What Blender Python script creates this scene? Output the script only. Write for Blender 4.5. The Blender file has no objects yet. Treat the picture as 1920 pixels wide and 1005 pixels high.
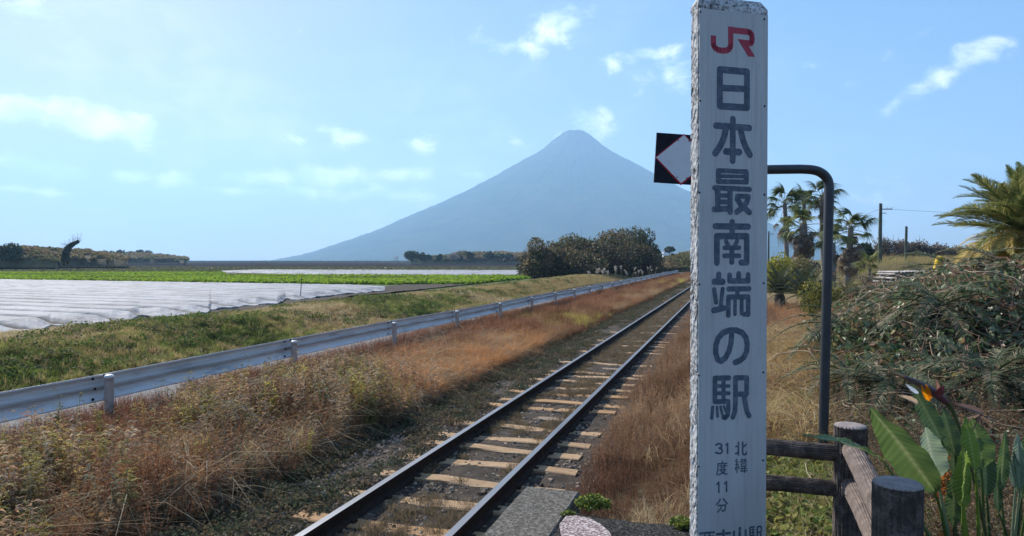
import bpy, math, random
import numpy as np
from mathutils import Vector, Matrix
random.seed(7)
rng = np.random.default_rng(11)
S = bpy.context.scene
COL = S.collection
R = math.radians
# ------------------------------------------------------------------ camera
EYE = 2.39
F = 1280.0
TH = math.atan(412/1280.0)          # camera looks this much left of the track
PITCH = math.atan(14.5/1280.0)
CT, ST = math.cos(TH), math.sin(TH)
cam = bpy.data.cameras.new('camera'); camo = bpy.data.objects.new('camera', cam); COL.objects.link(camo)
cam.sensor_width = 36; cam.lens = 24.0; cam.clip_start = 0.05; cam.clip_end = 60000
camo.location = (0, 0, EYE)
camo.rotation_euler = (R(90)-PITCH, 0, TH)
S.camera = camo
# ------------------------------------------------------------------ sun + sky
SUN_AZ = R(56)      # left of +Y
SUN_EL = R(35)
sund = Vector((-math.sin(SUN_AZ)*math.cos(SUN_EL), math.cos(SUN_AZ)*math.cos(SUN_EL), math.sin(SUN_EL)))
sl = bpy.data.lights.new('sun', 'SUN'); sl.energy = 5.0; sl.angle = R(0.53); sl.color = (1.0, .945, .86)
so = bpy.data.objects.new('sun', sl); COL.objects.link(so)
so.rotation_euler = sund.to_track_quat('Z', 'Y').to_euler()
S.view_settings.view_transform = 'Standard'; S.view_settings.look = 'None'
S.view_settings.exposure = 0.80; S.view_settings.gamma = 1.0
HAZE_DENSITY = 2.1e-4
S.cycles.volume_bounces = 3

def ray(px, py):
    """pixel of the 1920x1005 photograph -> world direction with unit depth along the level view axis"""
    u = (px-960)/F; v = (502.5-py)/F
    f = Vector((0, math.cos(PITCH), -math.sin(PITCH))); up = Vector((0, math.sin(PITCH), math.cos(PITCH)))
    d = Vector((u, 0, 0)) + f + up*v
    d = d/d.y
    return Vector((d.x*CT - ST*d.y, d.x*ST + CT*d.y, d.z))
def at(px, py, depth):
    return Vector((0, 0, EYE)) + ray(px, py)*depth
def gnd(px, py, z):
    r = ray(px, py); return Vector((0, 0, EYE)) + r*((z-EYE)/r.z)

w = bpy.data.worlds.new('World'); S.world = w; w.use_nodes = True
nt = w.node_tree; nt.nodes.clear()
def N(nt, t, **k):
    n = nt.nodes.new(t)
    for a, b in k.items(): setattr(n, a, b)
    return n
def L(nt, a, b): nt.links.new(a, b)
def M(nt, op, a, b=None, c=None):
    n = nt.nodes.new('ShaderNodeMath'); n.operation = op
    for i, v in enumerate((a, b, c)):
        if v is None: continue
        if hasattr(v, 'is_linked') or hasattr(v, 'links'): nt.links.new(v, n.inputs[i])
        else: n.inputs[i].default_value = v
    return n.outputs[0]
def build_world():
    out = N(nt, 'ShaderNodeOutputWorld'); sky = N(nt, 'ShaderNodeTexSky')
    sky.sky_type = 'NISHITA'; sky.sun_disc = False; sky.sun_elevation = SUN_EL; sky.sun_rotation = 2*math.pi-SUN_AZ
    sky.altitude = 0; sky.air_density = 1.0; sky.dust_density = .9; sky.ozone_density = 2.5
    bg = N(nt, 'ShaderNodeBackground'); bg.inputs[1].default_value = 0.122
    # even out the strong glow round the sun, as the phone's tone mapping does, and keep the blue
    bw = N(nt, 'ShaderNodeRGBToBW'); L(nt, sky.outputs[0], bw.inputs[0])
    k_ = M(nt, 'DIVIDE', 1.0, M(nt, 'ADD', 1.0, M(nt, 'MULTIPLY', bw.outputs[0], .29)))
    hs = N(nt, 'ShaderNodeHueSaturation'); hs.inputs['Saturation'].default_value = 1.2; L(nt, sky.outputs[0], hs.inputs['Color']); L(nt, M(nt, 'MULTIPLY', k_, 1.45), hs.inputs['Value'])
    L(nt, hs.outputs[0], bg.inputs[0])
    tc = N(nt, 'ShaderNodeTexCoord')
    vec = tc.outputs['Generated']
    clouds = [  # px, py, rx, ry, tilt(deg, + = right end up), strength
        (62, 28, 62, 26, -14, 1.1), (20, 10, 50, 22, 0, .7), (60, 208, 125, 26, -4, 1.6), (215, 236, 130, 30, -14, 1.7), (80, 316, 82, 19, -9, 1.7),
        (245, 330, 50, 13, 0, 1.6), (335, 337, 48, 14, 0, 1.6), (500, 330, 105, 17, 3, 1.7), (615, 328, 88, 20, 0, 1.8), (760, 325, 56, 15, 0, 1.7),
        (648, 253, 58, 17, -8, 1.1), (565, 262, 34, 10, 0, .8), (778, 268, 46, 18, -6, 1.05), (1050, 52, 78, 30, 22, 1.0), (965, 88, 70, 17, -4, .95),
        (1205, 103, 72, 18, 6, .9), (1140, 118, 40, 16, -10, .85), (1255, 142, 52, 30, -10, .85), (1102, 232, 52, 32, 0, .95), (972, 267, 30, 11, 0, .8), (1050, 262, 40, 12, 30, .6),
        (1760, 140, 92, 22, 28, 1.0), (1820, 110, 60, 16, 18, .7), (1525, 122, 30, 10, -10, .75), (900, 332, 38, 11, 0, .75),
        (430, 357, 110, 7, -3, 1.0), (60, 358, 120, 7, -2, 1.1), (560, 362, 120, 13, 0, 1.0), (760, 366, 130, 16, 0, 1.0), (1660, 360, 110, 14, 0, .3)]
    nz = N(nt, 'ShaderNodeTexNoise'); nz.inputs['Scale'].default_value = 22; nz.inputs['Detail'].default_value = 9; nz.inputs['Roughness'].default_value = .62; nz.inputs['Distortion'].default_value = .35
    mp = N(nt, 'ShaderNodeMapping'); mp.inputs['Scale'].default_value = (1, 1, 1.7)
    L(nt, vec, mp.inputs[0]); L(nt, mp.outputs[0], nz.inputs['Vector'])
    comb = None
    for (px, py, rx, ry, tilt, st) in clouds:
        d = ray(px, py).normalized()
        rt = Vector((d.y, -d.x, 0)).normalized(); up = rt.cross(d)
        t = R(tilt); a = rt*math.cos(t)+up*math.sin(t); b = up*math.cos(t)-rt*math.sin(t)
        k = d.dot(Vector((-ST, CT, 0)))
        rx_ = rx/F*k*1.3; ry_ = ry/F*k*1.45
        outs = []
        for v, r in ((a, rx_), (b, ry_)):
            n = N(nt, 'ShaderNodeVectorMath', operation='DOT_PRODUCT'); L(nt, vec, n.inputs[0]); n.inputs[1].default_value = v/r
            outs.append(M(nt, 'POWER', M(nt, 'ABSOLUTE', n.outputs['Value']), 2.0))
        q = M(nt, 'SUBTRACT', 1.0, M(nt, 'SQRT', M(nt, 'ADD', outs[0], outs[1])))
        q = M(nt, 'MULTIPLY', M(nt, 'MAXIMUM', q, -1.3), st)
        comb = q if comb is None else M(nt, 'MAXIMUM', comb, q)
    dens = M(nt, 'ADD', comb, M(nt, 'MULTIPLY', M(nt, 'SUBTRACT', nz.outputs['Fac'], 0.505), 3.4))
    mr = N(nt, 'ShaderNodeMapRange', interpolation_type='SMOOTHSTEP'); mr.inputs[1].default_value = 0.0; mr.inputs[2].default_value = 1.5
    L(nt, dens, mr.inputs[0])
    op = M(nt, 'MULTIPLY', mr.outputs[0], .9)
    # thin veil of high cloud over the whole sky
    nz2 = N(nt, 'ShaderNodeTexNoise'); nz2.inputs['Scale'].default_value = 2.2; nz2.inputs['Detail'].default_value = 5; nz2.inputs['Roughness'].default_value = .5
    mp2 = N(nt, 'ShaderNodeMapping'); mp2.inputs['Scale'].default_value = (1, 1, 2.6); mp2.inputs['Rotation'].default_value = (.3, .5, 0)
    L(nt, vec, mp2.inputs[0]); L(nt, mp2.outputs[0], nz2.inputs['Vector'])
    veil = N(nt, 'ShaderNodeMapRange', interpolation_type='SMOOTHSTEP'); veil.inputs[1].default_value = .38; veil.inputs[2].default_value = .8; veil.inputs[4].default_value = .26
    L(nt, nz2.outputs['Fac'], veil.inputs[0])
    tot = M(nt, 'MAXIMUM', op, veil.outputs[0])
    # cloud colour: greyish blue body to white
    cr = N(nt, 'ShaderNodeMapRange'); cr.inputs[1].default_value = .42; cr.inputs[2].default_value = .62
    nz3 = N(nt, 'ShaderNodeTexNoise'); nz3.inputs['Scale'].default_value = 22; nz3.inputs['Detail'].default_value = 5; nz3.inputs['Distortion'].default_value = .35
    mp3 = N(nt, 'ShaderNodeMapping'); mp3.inputs['Scale'].default_value = (1, 1, 1.7); mp3.inputs['Location'].default_value = (0, 0, -.012)
    L(nt, vec, mp3.inputs[0]); L(nt, mp3.outputs[0], nz3.inputs['Vector']); L(nt, nz3.outputs['Fac'], cr.inputs[0])
    mc = N(nt, 'ShaderNodeMix', data_type='RGBA'); L(nt, cr.outputs[0], mc.inputs[0])
    mc.inputs[6].default_value = (.45, .55, .72, 1); mc.inputs[7].default_value = (.80, .83, .86, 1)
    cb = N(nt, 'ShaderNodeBackground'); L(nt, mc.outputs[2], cb.inputs[0]); cb.inputs[1].default_value = 1.35
    ms = N(nt, 'ShaderNodeMixShader'); L(nt, tot, ms.inputs[0]); L(nt, bg.outputs[0], ms.inputs[1]); L(nt, cb.outputs[0], ms.inputs[2])
    L(nt, ms.outputs[0], out.inputs[0])
build_world()

# ------------------------------------------------------------------ materials
def nodes(name):
    m = bpy.data.materials.new(name); m.use_nodes = True; t = m.node_tree; t.nodes.clear()
    o = N(t, 'ShaderNodeOutputMaterial'); b = N(t, 'ShaderNodeBsdfPrincipled'); L(t, b.outputs[0], o.inputs[0])
    return m, t, b, o
def noise(t, scale, detail=6, rough=.6, vec=None, dist=0):
    n = N(t, 'ShaderNodeTexNoise'); n.inputs['Scale'].default_value = scale; n.inputs['Detail'].default_value = detail
    n.inputs['Roughness'].default_value = rough; n.inputs['Distortion'].default_value = dist
    if vec is None:
        vec = N(t, 'ShaderNodeTexCoord').outputs['Object']
    L(t, vec, n.inputs['Vector']); return n.outputs['Fac']
def ramp(t, fac, stops):
    r = N(t, 'ShaderNodeValToRGB'); e = r.color_ramp.elements
    while len(e) < len(stops): e.new(.5)
    for i, (p, c) in enumerate(stops):
        e[i].position = p; e[i].color = (*c, 1)
    L(t, fac, r.inputs[0]); return r.outputs[0]
def stretch(t, sc):
    c = N(t, 'ShaderNodeTexCoord'); m = N(t, 'ShaderNodeMapping'); m.inputs['Scale'].default_value = sc
    L(t, c.outputs['Object'], m.inputs[0]); return m.outputs[0]
def bump(t, b, h, strength, dist):
    n = N(t, 'ShaderNodeBump'); n.inputs['Strength'].default_value = strength; n.inputs['Distance'].default_value = dist
    L(t, h, n.inputs['Height']); L(t, n.outputs[0], b.inputs['Normal'])
def mixc(t, f, a, b, mode='MIX'):
    n = N(t, 'ShaderNodeMix', data_type='RGBA', blend_type=mode)
    for i, v in ((0, f), (6, a), (7, b)):
        if hasattr(v, 'links'): L(t, v, n.inputs[i])
        else: n.inputs[i].default_value = v if i == 0 else (*v, 1)
    return n.outputs[2]
def surf(name, stops, scale, rough=.85, bs=.4, bd=.02, bscale=None, vec=None, detail=8, metal=0, spec=.12):
    m, t, b, o = nodes(name)
    v = stretch(t, vec) if vec else None
    f = noise(t, scale, detail, .65, v)
    L(t, ramp(t, f, stops), b.inputs['Base Color'])
    b.inputs['Roughness'].default_value = rough; b.inputs['Metallic'].default_value = metal; b.inputs['Specular IOR Level'].default_value = spec
    if bs: bump(t, b, noise(t, bscale or scale*3, 6, .7, v), bs, bd)
    return m
def leafmat(name, inst=False, transl=.4, rough=.6, spec=.25):
    """foliage: colour from the tint attribute, with light passing through the leaf"""
    m = bpy.data.materials.new(name); m.use_nodes = True; t = m.node_tree; t.nodes.clear()
    o = N(t, 'ShaderNodeOutputMaterial'); b = N(t, 'ShaderNodeBsdfPrincipled'); tr = N(t, 'ShaderNodeBsdfTranslucent'); mx = N(t, 'ShaderNodeMixShader')
    at_ = N(t, 'ShaderNodeAttribute'); at_.attribute_name = 'tint'; at_.attribute_type = 'GEOMETRY'
    c = at_.outputs['Color']
    if inst:
        a2 = N(t, 'ShaderNodeAttribute'); a2.attribute_name = 'itint'; a2.attribute_type = 'INSTANCER'
        c = mixc(t, 1.0, c, a2.outputs['Color'], 'MULTIPLY')
    L(t, c, b.inputs['Base Color']); L(t, c, tr.inputs[0])
    b.inputs['Roughness'].default_value = rough; b.inputs['Specular IOR Level'].default_value = spec
    mx.inputs[0].default_value = transl
    L(t, b.outputs[0], mx.inputs[1]); L(t, tr.outputs[0], mx.inputs[2]); L(t, mx.outputs[0], o.inputs[0])
    return m
MT = {}
MT['leaf'] = leafmat('foliage', False, .35); MT['gloss'] = leafmat('glossy_foliage', False, .4, .42, .45)
MT['ileaf'] = leafmat('grass_blades', True, .4, .7, .15)
MT['bark'] = surf('bark', [(.3, (.05, .038, .028)), (.7, (.13, .1, .075))], 6, .9, .8, .03)
MT['soil'] = surf('dark_soil', [(.3, (.035, .028, .023)), (.7, (.085, .067, .052))], 3, .95, .8, .05, 14)
MT['ground'] = surf('dry_ground', [(.3, (.06, .045, .03)), (.5, (.10, .08, .045)), (.7, (.16, .12, .07))], 1.3, .95, .8, .04, 18)
MT['bed'] = surf('track_bed_earth', [(.3, (.035, .028, .023)), (.5, (.07, .055, .043)), (.7, (.11, .088, .068))], 7, .95, 1.0, .03, 45)
MT['asphalt'] = surf('old_asphalt', [(.38, (.012, .012, .013)), (.52, (.035, .034, .033)), (.66, (.16, .145, .13))], 60, .95, 1.0, .02, 70)
MT['road'] = surf('pale_road', [(.3, (.13, .125, .12)), (.7, (.2, .19, .185))], 8, .9, .3, .01, 60)
MT['white'] = surf('white_paint', [(.3, (.5, .5, .5)), (.7, (.72, .73, .74))], 5, .5, .2, .004, 20)

# ------------------------------------------------------------------ mesh helpers
def mesh(name, V, Fq, mats, tint=None, smooth=False, mi=None):
    """V (n,3); Fq (m,3) or (m,4) array or list of such arrays"""
    V = np.asarray(V, dtype=np.float32)
    if isinstance(Fq, np.ndarray): Fq = [Fq]
    Fq = [np.asarray(f, dtype=np.int32) for f in Fq if len(f)]
    me = bpy.data.meshes.new(name)
    nl = sum(f.size for f in Fq); nf = sum(len(f) for f in Fq)
    me.vertices.add(len(V)); me.vertices.foreach_set('co', V.ravel())
    me.loops.add(nl); me.loops.foreach_set('vertex_index', np.concatenate([f.ravel() for f in Fq]))
    tot = np.concatenate([np.full(len(f), f.shape[1], np.int32) for f in Fq]); st = np.concatenate([[0], np.cumsum(tot)[:-1]]).astype(np.int32)
    me.polygons.add(nf); me.polygons.foreach_set('loop_start', st); me.polygons.foreach_set('loop_total', tot)
    if mi is not None: me.polygons.foreach_set('material_index', np.asarray(mi, np.int32))
    me.polygons.foreach_set('use_smooth', np.full(nf, smooth, dtype=bool))
    if tint is not None:
        a = me.attributes.new('tint', 'FLOAT_COLOR', 'POINT')
        c = np.ones((len(V), 4), np.float32); c[:, :3] = tint
        a.data.foreach_set('color', c.ravel())
    for m in (mats if isinstance(mats, (list, tuple)) else [mats]): me.materials.append(m)
    me.update(calc_edges=True); me.validate()
    return me
def thing(name, label, cat, loc=(0, 0, 0), rz=0, group=None):
    o = bpy.data.objects.new(name, None); COL.objects.link(o); o.location = loc; o.rotation_euler = (0, 0, rz)
    o.empty_display_size = .2
    o['label'] = label; o['category'] = cat
    if group: o['group'] = group
    return o
def put(name, me, parent=None, loc=None, label=None, kind=None, rot=None):
    o = bpy.data.objects.new(name, me); COL.objects.link(o)
    if parent is not None: o.parent = parent
    if loc is not None: o.location = loc
    if rot is not None: o.rotation_euler = rot
    if label: o['label'] = label
    if kind: o['kind'] = kind
    return o
def tag(o, label, cat, group=None):
    o['label'] = label; o['category'] = cat
    if group: o['group'] = group
    return o
class MB:
    """collects verts / quads / tris with tint"""
    def __init__(s): s.V = []; s.Q = []; s.T = []; s.C = []; s.n = 0
    def add(s, V, Q=None, T=None, tint=(1, 1, 1)):
        V = np.asarray(V, float).reshape(-1, 3)
        s.V.append(V); c = np.empty((len(V), 3)); c[:] = tint; s.C.append(c)
        if Q is not None and len(Q): s.Q.append(np.asarray(Q).reshape(-1, 4)+s.n)
        if T is not None and len(T): s.T.append(np.asarray(T).reshape(-1, 3)+s.n)
        s.n += len(V)
    def mesh(s, name, mats, off=(0, 0, 0), smooth=False):
        F_ = []
        if s.Q: F_.append(np.concatenate(s.Q))
        if s.T: F_.append(np.concatenate(s.T))
        return mesh(name, np.concatenate(s.V)-np.asarray(off, float), F_, mats, np.concatenate(s.C), smooth)
    def tris(s): return 2*sum(len(q) for q in s.Q)+sum(len(q) for q in s.T)
def unit(a): return a/np.maximum(np.linalg.norm(a, axis=-1, keepdims=True), 1e-9)
def rdir(n, rg=rng): return unit(rg.normal(size=(n, 3)))
def strips(mb, P, W, side, tint=(1, 1, 1)):
    """ribbons: P (n,k,3) paths, W (n,k) half widths, side (n,3) or (n,k,3)"""
    P = np.asarray(P, float); n, k, _ = P.shape
    if side.ndim == 2: side = np.repeat(side[:, None], k, 1)
    A = P-side*W[..., None]; B = P+side*W[..., None]
    V = np.stack([A, B], 2).reshape(-1, 3)
    i = np.arange(n)[:, None]*2*k+np.arange(k-1)[None]*2
    Q = np.stack([i, i+1, i+3, i+2], -1).reshape(-1, 4)
    t = np.asarray(tint, float)
    if t.ndim == 2 and len(t) == n: t = np.repeat(t, 2*k, 0)
    mb.add(V, Q, tint=t)
def tubes(mb, P, Rd, sides=5, tint=(1, 1, 1)):
    P = np.asarray(P, float); n, k, _ = P.shape
    T = np.gradient(P, axis=1); T = unit(T)
    ref = np.where(np.abs(T[..., 2:3]) > .9, np.array([1., 0, 0]), np.array([0, 0, 1.]))
    A = unit(np.cross(T, ref)); B = np.cross(T, A)
    an = np.linspace(0, 2*np.pi, sides, endpoint=False)
    V = P[:, :, None]+Rd[..., None, None]*(A[:, :, None]*np.cos(an)[None, None, :, None]+B[:, :, None]*np.sin(an)[None, None, :, None])
    V = V.reshape(-1, 3)
    base = (np.arange(n)[:, None, None]*k+np.arange(k-1)[None, :, None])*sides
    j = np.arange(sides)[None, None]; j2 = (j+1) % sides
    Q = np.stack([base+j, base+j2, base+sides+j2, base+sides+j], -1).reshape(-1, 4)
    t = np.asarray(tint, float)
    if t.ndim == 2 and len(t) == n: t = np.repeat(t, k*sides, 0)
    mb.add(V, Q, tint=t)
def leaves(mb, P, size, tint, elong=1.6, up=0.0, rg=rng):
    """one folded diamond per leaf"""
    n = len(P); nrm = rdir(n, rg); nrm[:, 2] += up; nrm = unit(nrm)
    a = unit(np.cross(nrm, rdir(n, rg))); b = np.cross(nrm, a)
    s = np.asarray(size)*np.ones(n); s = s*rg.uniform(.6, 1.3, n)
    a = a*(s*elong/2)[:, None]; b = b*(s/2)[:, None]
    V = np.stack([P-a, P-b+nrm*(s*.12)[:, None], P+a, P+b+nrm*(s*.12)[:, None]], 1).reshape(-1, 3)
    t = np.asarray(tint, float)
    if t.ndim == 2: t = np.repeat(t, 4, 0)
    mb.add(V, np.arange(4*n).reshape(-1, 4), tint=t)
def tints(n, cols, wts=None, var=.2, rg=rng):
    c = np.array(cols, float); w_ = None if wts is None else np.array(wts)/sum(wts)
    k = rg.choice(len(c), n, p=w_); return np.clip(c[k]*(1+rg.uniform(-var, var, (n, 1))), 0, 1)
def box(mb, x0, x1, y0, y1, z0, z1, tint=(1, 1, 1)):
    V = [(x0, y0, z0), (x1, y0, z0), (x1, y1, z0), (x0, y1, z0), (x0, y0, z1), (x1, y0, z1), (x1, y1, z1), (x0, y1, z1)]
    mb.add(V, [(0, 3, 2, 1), (4, 5, 6, 7), (0, 1, 5, 4), (1, 2, 6, 5), (2, 3, 7, 6), (3, 0, 4, 7)], tint=tint)
def vnoise(x, y, seed=0):
    """smooth value noise, 0..1"""
    x = np.asarray(x, float); y = np.asarray(y, float)
    xi = np.floor(x); yi = np.floor(y); fx = x-xi; fy = y-yi
    fx = fx*fx*(3-2*fx); fy = fy*fy*(3-2*fy)
    def h(a, b):
        v = np.sin(a*127.1+b*311.7+seed*74.7)*43758.5453
        return v-np.floor(v)
    return (h(xi, yi)*(1-fx)+h(xi+1, yi)*fx)*(1-fy)+(h(xi, yi+1)*(1-fx)+h(xi+1, yi+1)*fx)*fy
def fbm(x, y, o=4, seed=0):
    s = 0; a = .5; tt = 0
    for i in range(o):
        s = s+a*vnoise(x*2**i, y*2**i, seed+i*13); tt += a; a *= .5
    return s/tt
def ss(t): t = np.clip(t, 0, 1); return t*t*(3-2*t)
def gridmesh(name, X, Y, Z, mats, tint=None, smooth=True, off=(0, 0, 0)):
    a, b = X.shape; V = np.stack([X, Y, Z], -1).reshape(-1, 3)-np.asarray(off, float)
    i = (np.arange(a-1)[:, None]*b+np.arange(b-1)[None]).ravel()
    Q = np.stack([i, i+b, i+b+1, i+1], -1)
    return mesh(name, V, Q, mats, tint, smooth)

# ------------------------------------------------------------------ terrain
FIELD = 0.20
def H(X, Y):
    X = np.asarray(X, float); Y = np.asarray(Y, float)
    z = 0*X
    left = ss((-X-15.5)/4.0)*FIELD
    bank = ss((-X-12.4)/2.6)*(1-ss((-X-15.8)/4.2))*(.34+.22*fbm(X*.35, Y*.25, 3, 3))
    lump = .16*(fbm(X*.9, Y*.9, 3, 9)-.5)*ss((-X-12.6)/1.5)*(1-ss((-X-19.2)/.8))
    hump = .38*np.exp(-(((X+14.2)/1.9)**2+((Y-62)/16)**2)**1.3)
    verge = .10*(fbm(X*.8, Y*.8, 3, 5)-.4)*ss((-X-4.6)/.8)*(1-ss((-X-7.9)/.4))
    right = .60*ss((X+1.15)/1.7)+.1*(fbm(X*.8, Y*.8, 3, 7)-.5)*ss((X+.9)/.6)
    rise = 1.7*ss((Y-16)/45)*ss((X-5)/7)
    mound = .93*np.exp(-(((X-3.2)/2.2)**2+((Y-10.2)/2.5)**2)**1.4)+.15*np.exp(-(((X-7)/3)**2+((Y-11)/2.5)**2))
    far = 1-ss((np.hypot(X, Y)-400)/300)
    return (left+bank+lump+hump+verge+right+mound)*far+rise*far + FIELD*(1-far) - 25*ss((np.hypot(X, Y)-6900)/400)
def axis(lo, hi, d0, g, c=0.0):
    p = [c]; d = d0
    while p[-1] < hi: p.append(p[-1]+d); d = d0+abs(p[-1]-c)*g
    q = [c]; d = d0
    while q[-1] > lo: q.append(q[-1]-d); d = d0+abs(q[-1]-c)*g
    return np.array(q[:0:-1]+p)
gx = axis(-6800, 6800, .13, .022); gy = axis(-5000, 6800, .15, .022, 5.0)
GX, GY = np.meshgrid(gx, gy, indexing='ij')
g = put('ground', gridmesh('ground', GX, GY, H(GX, GY), MT['ground']), kind='structure')
# sea
m, t, b, o = nodes('sea_water'); b.inputs['Base Color'].default_value = (.02, .06, .1, 1); b.inputs['Roughness'].default_value = .25
bump(t, b, noise(t, .02, 4), .4, 2)
sx = np.linspace(-7450, 7450, 9); SX, SY = np.meshgrid(sx, sx, indexing='ij')
put('sea', gridmesh('sea', SX, SY, SX*0-18.0, m), kind='structure')

def sheet(name, pts, z, mat, rows=None, sub=1, kind='structure'):
    V = [(p.x, p.y, z) for p in pts]
    o_ = put(name, mesh(name, V, np.array([list(range(len(V)))]) if len(V) == 4 else [np.array([[0, i, i+1]]) for i in range(1, len(V)-1)], mat), kind=kind)
    return o_
# fields, far to near (quads on flat ground): boundary rows given as (left px,y) (right px,y)
def band(name, a, b_, c, d, z, mat):
    return sheet(name, [gnd(*a, z), gnd(*b_, z), gnd(*c, z), gnd(*d, z)], z, mat)
MT['darkfield'] = surf('dark_mulched_field', [(.3, (.028, .025, .025)), (.7, (.055, .048, .045))], .5, 1.0, spec=0, bs=.5, bd=.05, bscale=5, vec=(.1, 1, 1)) if True else surf('x', [(.3, (.03, .028, .03)), (.7, (.06, .055, .055))], .5, .8, .5, .05, 5, (.1, 1, 1))
MT['olive'] = surf('harvested_field', [(.3, (.10, .10, .055)), (.5, (.15, .145, .085)), (.7, (.2, .18, .11))], .9, .95, .6, .05, 8)
MT['greenbase'] = surf('crop_field_soil', [(.3, (.05, .06, .02)), (.7, (.10, .14, .03))], 1.0, .95, .6, .05, 8)
band('dark_field', (-500, 501), (985, 501), (1000, 490.1), (-500, 490.1), FIELD+.03, MT['darkfield'])
band('stubble_field', (-500, 513), (985, 513), (985, 500.9), (-500, 500.9), FIELD+.02, MT['olive'])
band('crop_field', (-700, 536), (1000, 545), (985, 512), (-700, 512), FIELD+.015, MT['greenbase'])
# soil strip beside the white covers
so_pts = [(-400, 690), (0, 634), (240, 609), (420, 590), (560, 574), (660, 557), (780, 545), (900, 532), (985, 522)]
sp2 = [(-400, 560), (0, 545), (240, 560), (420, 560), (560, 555), (660, 545), (760, 534), (880, 525), (985, 519)]
Vs = []; 
for a_, b_ in zip(so_pts, sp2):
    for q in np.linspace(0, 1, 8):
        p = gnd(*a_, FIELD+.02).lerp(gnd(*b_, FIELD+.02), q); Vs.append((p.x, p.y, 0))
Vs = np.array(Vs).reshape(len(so_pts), 8, 3)
def upsample(G, nu, nv):
    a, b_, _ = G.shape; u = np.linspace(0, a-1, nu); v = np.linspace(0, b_-1, nv)
    i = np.clip(u.astype(int), 0, a-2); fu = (u-i)[:, None, None]; G1 = G[i]*(1-fu)+G[i+1]*fu
    j = np.clip(v.astype(int), 0, b_-2); fv = (v-j)[None, :, None]; return G1[:, j]*(1-fv)+G1[:, j+1]*fv
U = upsample(Vs, 400, 50)
U[..., 2] = FIELD+.06+.16*(fbm(U[..., 0]*.9, U[..., 1]*.9, 4, 21)-.35)
put('field_soil', gridmesh('field_soil', U[..., 0], U[..., 1], U[..., 2], MT['soil']), kind='structure')
# the road behind the guardrail
put('road', gridmesh('road', *np.meshgrid([-12.2, -8.35], np.array([-30, 20, 80, 300.]), indexing='ij'), np.full((2, 4), .03), MT['road']), kind='structure')

# white crop covers -------------------------------------------------
m, t, b, o = nodes('white_crop_cover')
b.inputs['Roughness'].default_value = .7; b.inputs['Specular IOR Level'].default_value = .06
bump(t, b, noise(t, 1.0, 8, .7, stretch(t, (1.2, 5, 1)), .6), .9, .06)
cvc = ramp(t, noise(t, .6, 8, .7), [(.3, (.20, .20, .21)), (.48, (.34, .34, .35)), (.7, (.44, .44, .455))])
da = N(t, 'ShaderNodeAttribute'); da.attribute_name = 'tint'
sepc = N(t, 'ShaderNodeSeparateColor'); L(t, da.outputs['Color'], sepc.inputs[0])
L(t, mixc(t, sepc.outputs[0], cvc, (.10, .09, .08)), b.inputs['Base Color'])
tr = N(t, 'ShaderNodeBsdfTranslucent'); tr.inputs[0].default_value = (.5, .5, .5, 1); mx = N(t, 'ShaderNodeMixShader'); mx.inputs[0].default_value = .08
L(t, b.outputs[0], mx.inputs[1]); L(t, tr.outputs[0], mx.inputs[2]); L(t, mx.outputs[0], o.inputs[0]); MT['cover'] = m
def cover(near, far, row, amp, nu, nv, name, label, wr=1.0):
    near = np.array(near, float); far = np.array(far, float)
    px = np.linspace(near[0, 0], near[-1, 0], nu)
    ny = np.interp(px, near[:, 0], near[:, 1]); fy = np.interp(px, far[:, 0], far[:, 1])
    ny = ny+ (fbm(px*.05, px*0, 3, 4)-.5)*5*wr*(ny-500)/100
    X = np.zeros((nu, nv)); Y = np.zeros((nu, nv))
    for i in range(nu):
        a = gnd(px[i], ny[i], FIELD+.1); b_ = gnd(px[i], min(fy[i], ny[i]-.5), FIELD+.1)
        q = np.linspace(0, 1, nv)**1.6
        X[i] = a.x+(b_.x-a.x)*q; Y[i] = a.y+(b_.y-a.y)*q
    f0 = gnd(*far[0], FIELD); f1 = gnd(*far[-1], FIELD); dr = (f1-f0).normalized(); nx, ny_ = -dr.y, dr.x
    wv = (X-f0.x)*nx+(Y-f0.y)*ny_; al = (X-f0.x)*dr.x+(Y-f0.y)*dr.y
    ph = np.abs(((wv+.22*fbm(al*.12, wv*.2, 2, 8))/row) % 1-.5)*2
    dn = np.hypot(X-X[:, :1], Y-Y[:, :1]); tp_ = ss(dn/3.0)
    Z = FIELD+.10+amp*(1-np.clip((ph-.55)/.45, 0, 1)**2)*(.15+.85*tp_)
    dark_mix = np.clip((ph-.74)/.2, 0, 1)*np.clip(fbm(al*.25, wv*.9, 3, 71)*3-.1, 0, 1)*1.0+.35*np.clip(fbm(al*.3, wv*1.2, 3, 15)*4-2.3, 0, 1)  # darker tone along the furrows and in scattered patches
    Z += .05*(fbm(al*1.2, wv*3.0, 3, 2)-.5)
    e = np.clip(1-np.linspace(0, 1, nv)[None]*5, 0, 1)*wr
    Z += e*(.13*(fbm(X*2.2, Y*2.2, 4, 33)-.45)) - (np.linspace(0, 1, nv)[None] < 1e-6)*.06
    o_ = put(name, gridmesh(name, X, Y, Z, MT['cover'], np.repeat(dark_mix.reshape(-1, 1), 3, 1)))
    tag(o_, label, 'crop cover')
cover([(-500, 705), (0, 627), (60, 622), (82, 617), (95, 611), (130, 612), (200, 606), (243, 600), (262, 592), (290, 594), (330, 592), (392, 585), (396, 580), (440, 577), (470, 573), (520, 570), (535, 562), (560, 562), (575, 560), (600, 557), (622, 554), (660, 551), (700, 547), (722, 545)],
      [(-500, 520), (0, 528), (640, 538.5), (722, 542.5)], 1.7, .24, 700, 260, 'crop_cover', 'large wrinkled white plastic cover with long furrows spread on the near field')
cover([(415, 511), (600, 515), (840, 518.5), (972, 518.5)], [(415, 510), (480, 507.5), (760, 508), (972, 508.5)], 4.5, .25, 260, 50, 'crop_cover', 'narrow far strip of white cover lying between green crop and stubble', .3)

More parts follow.
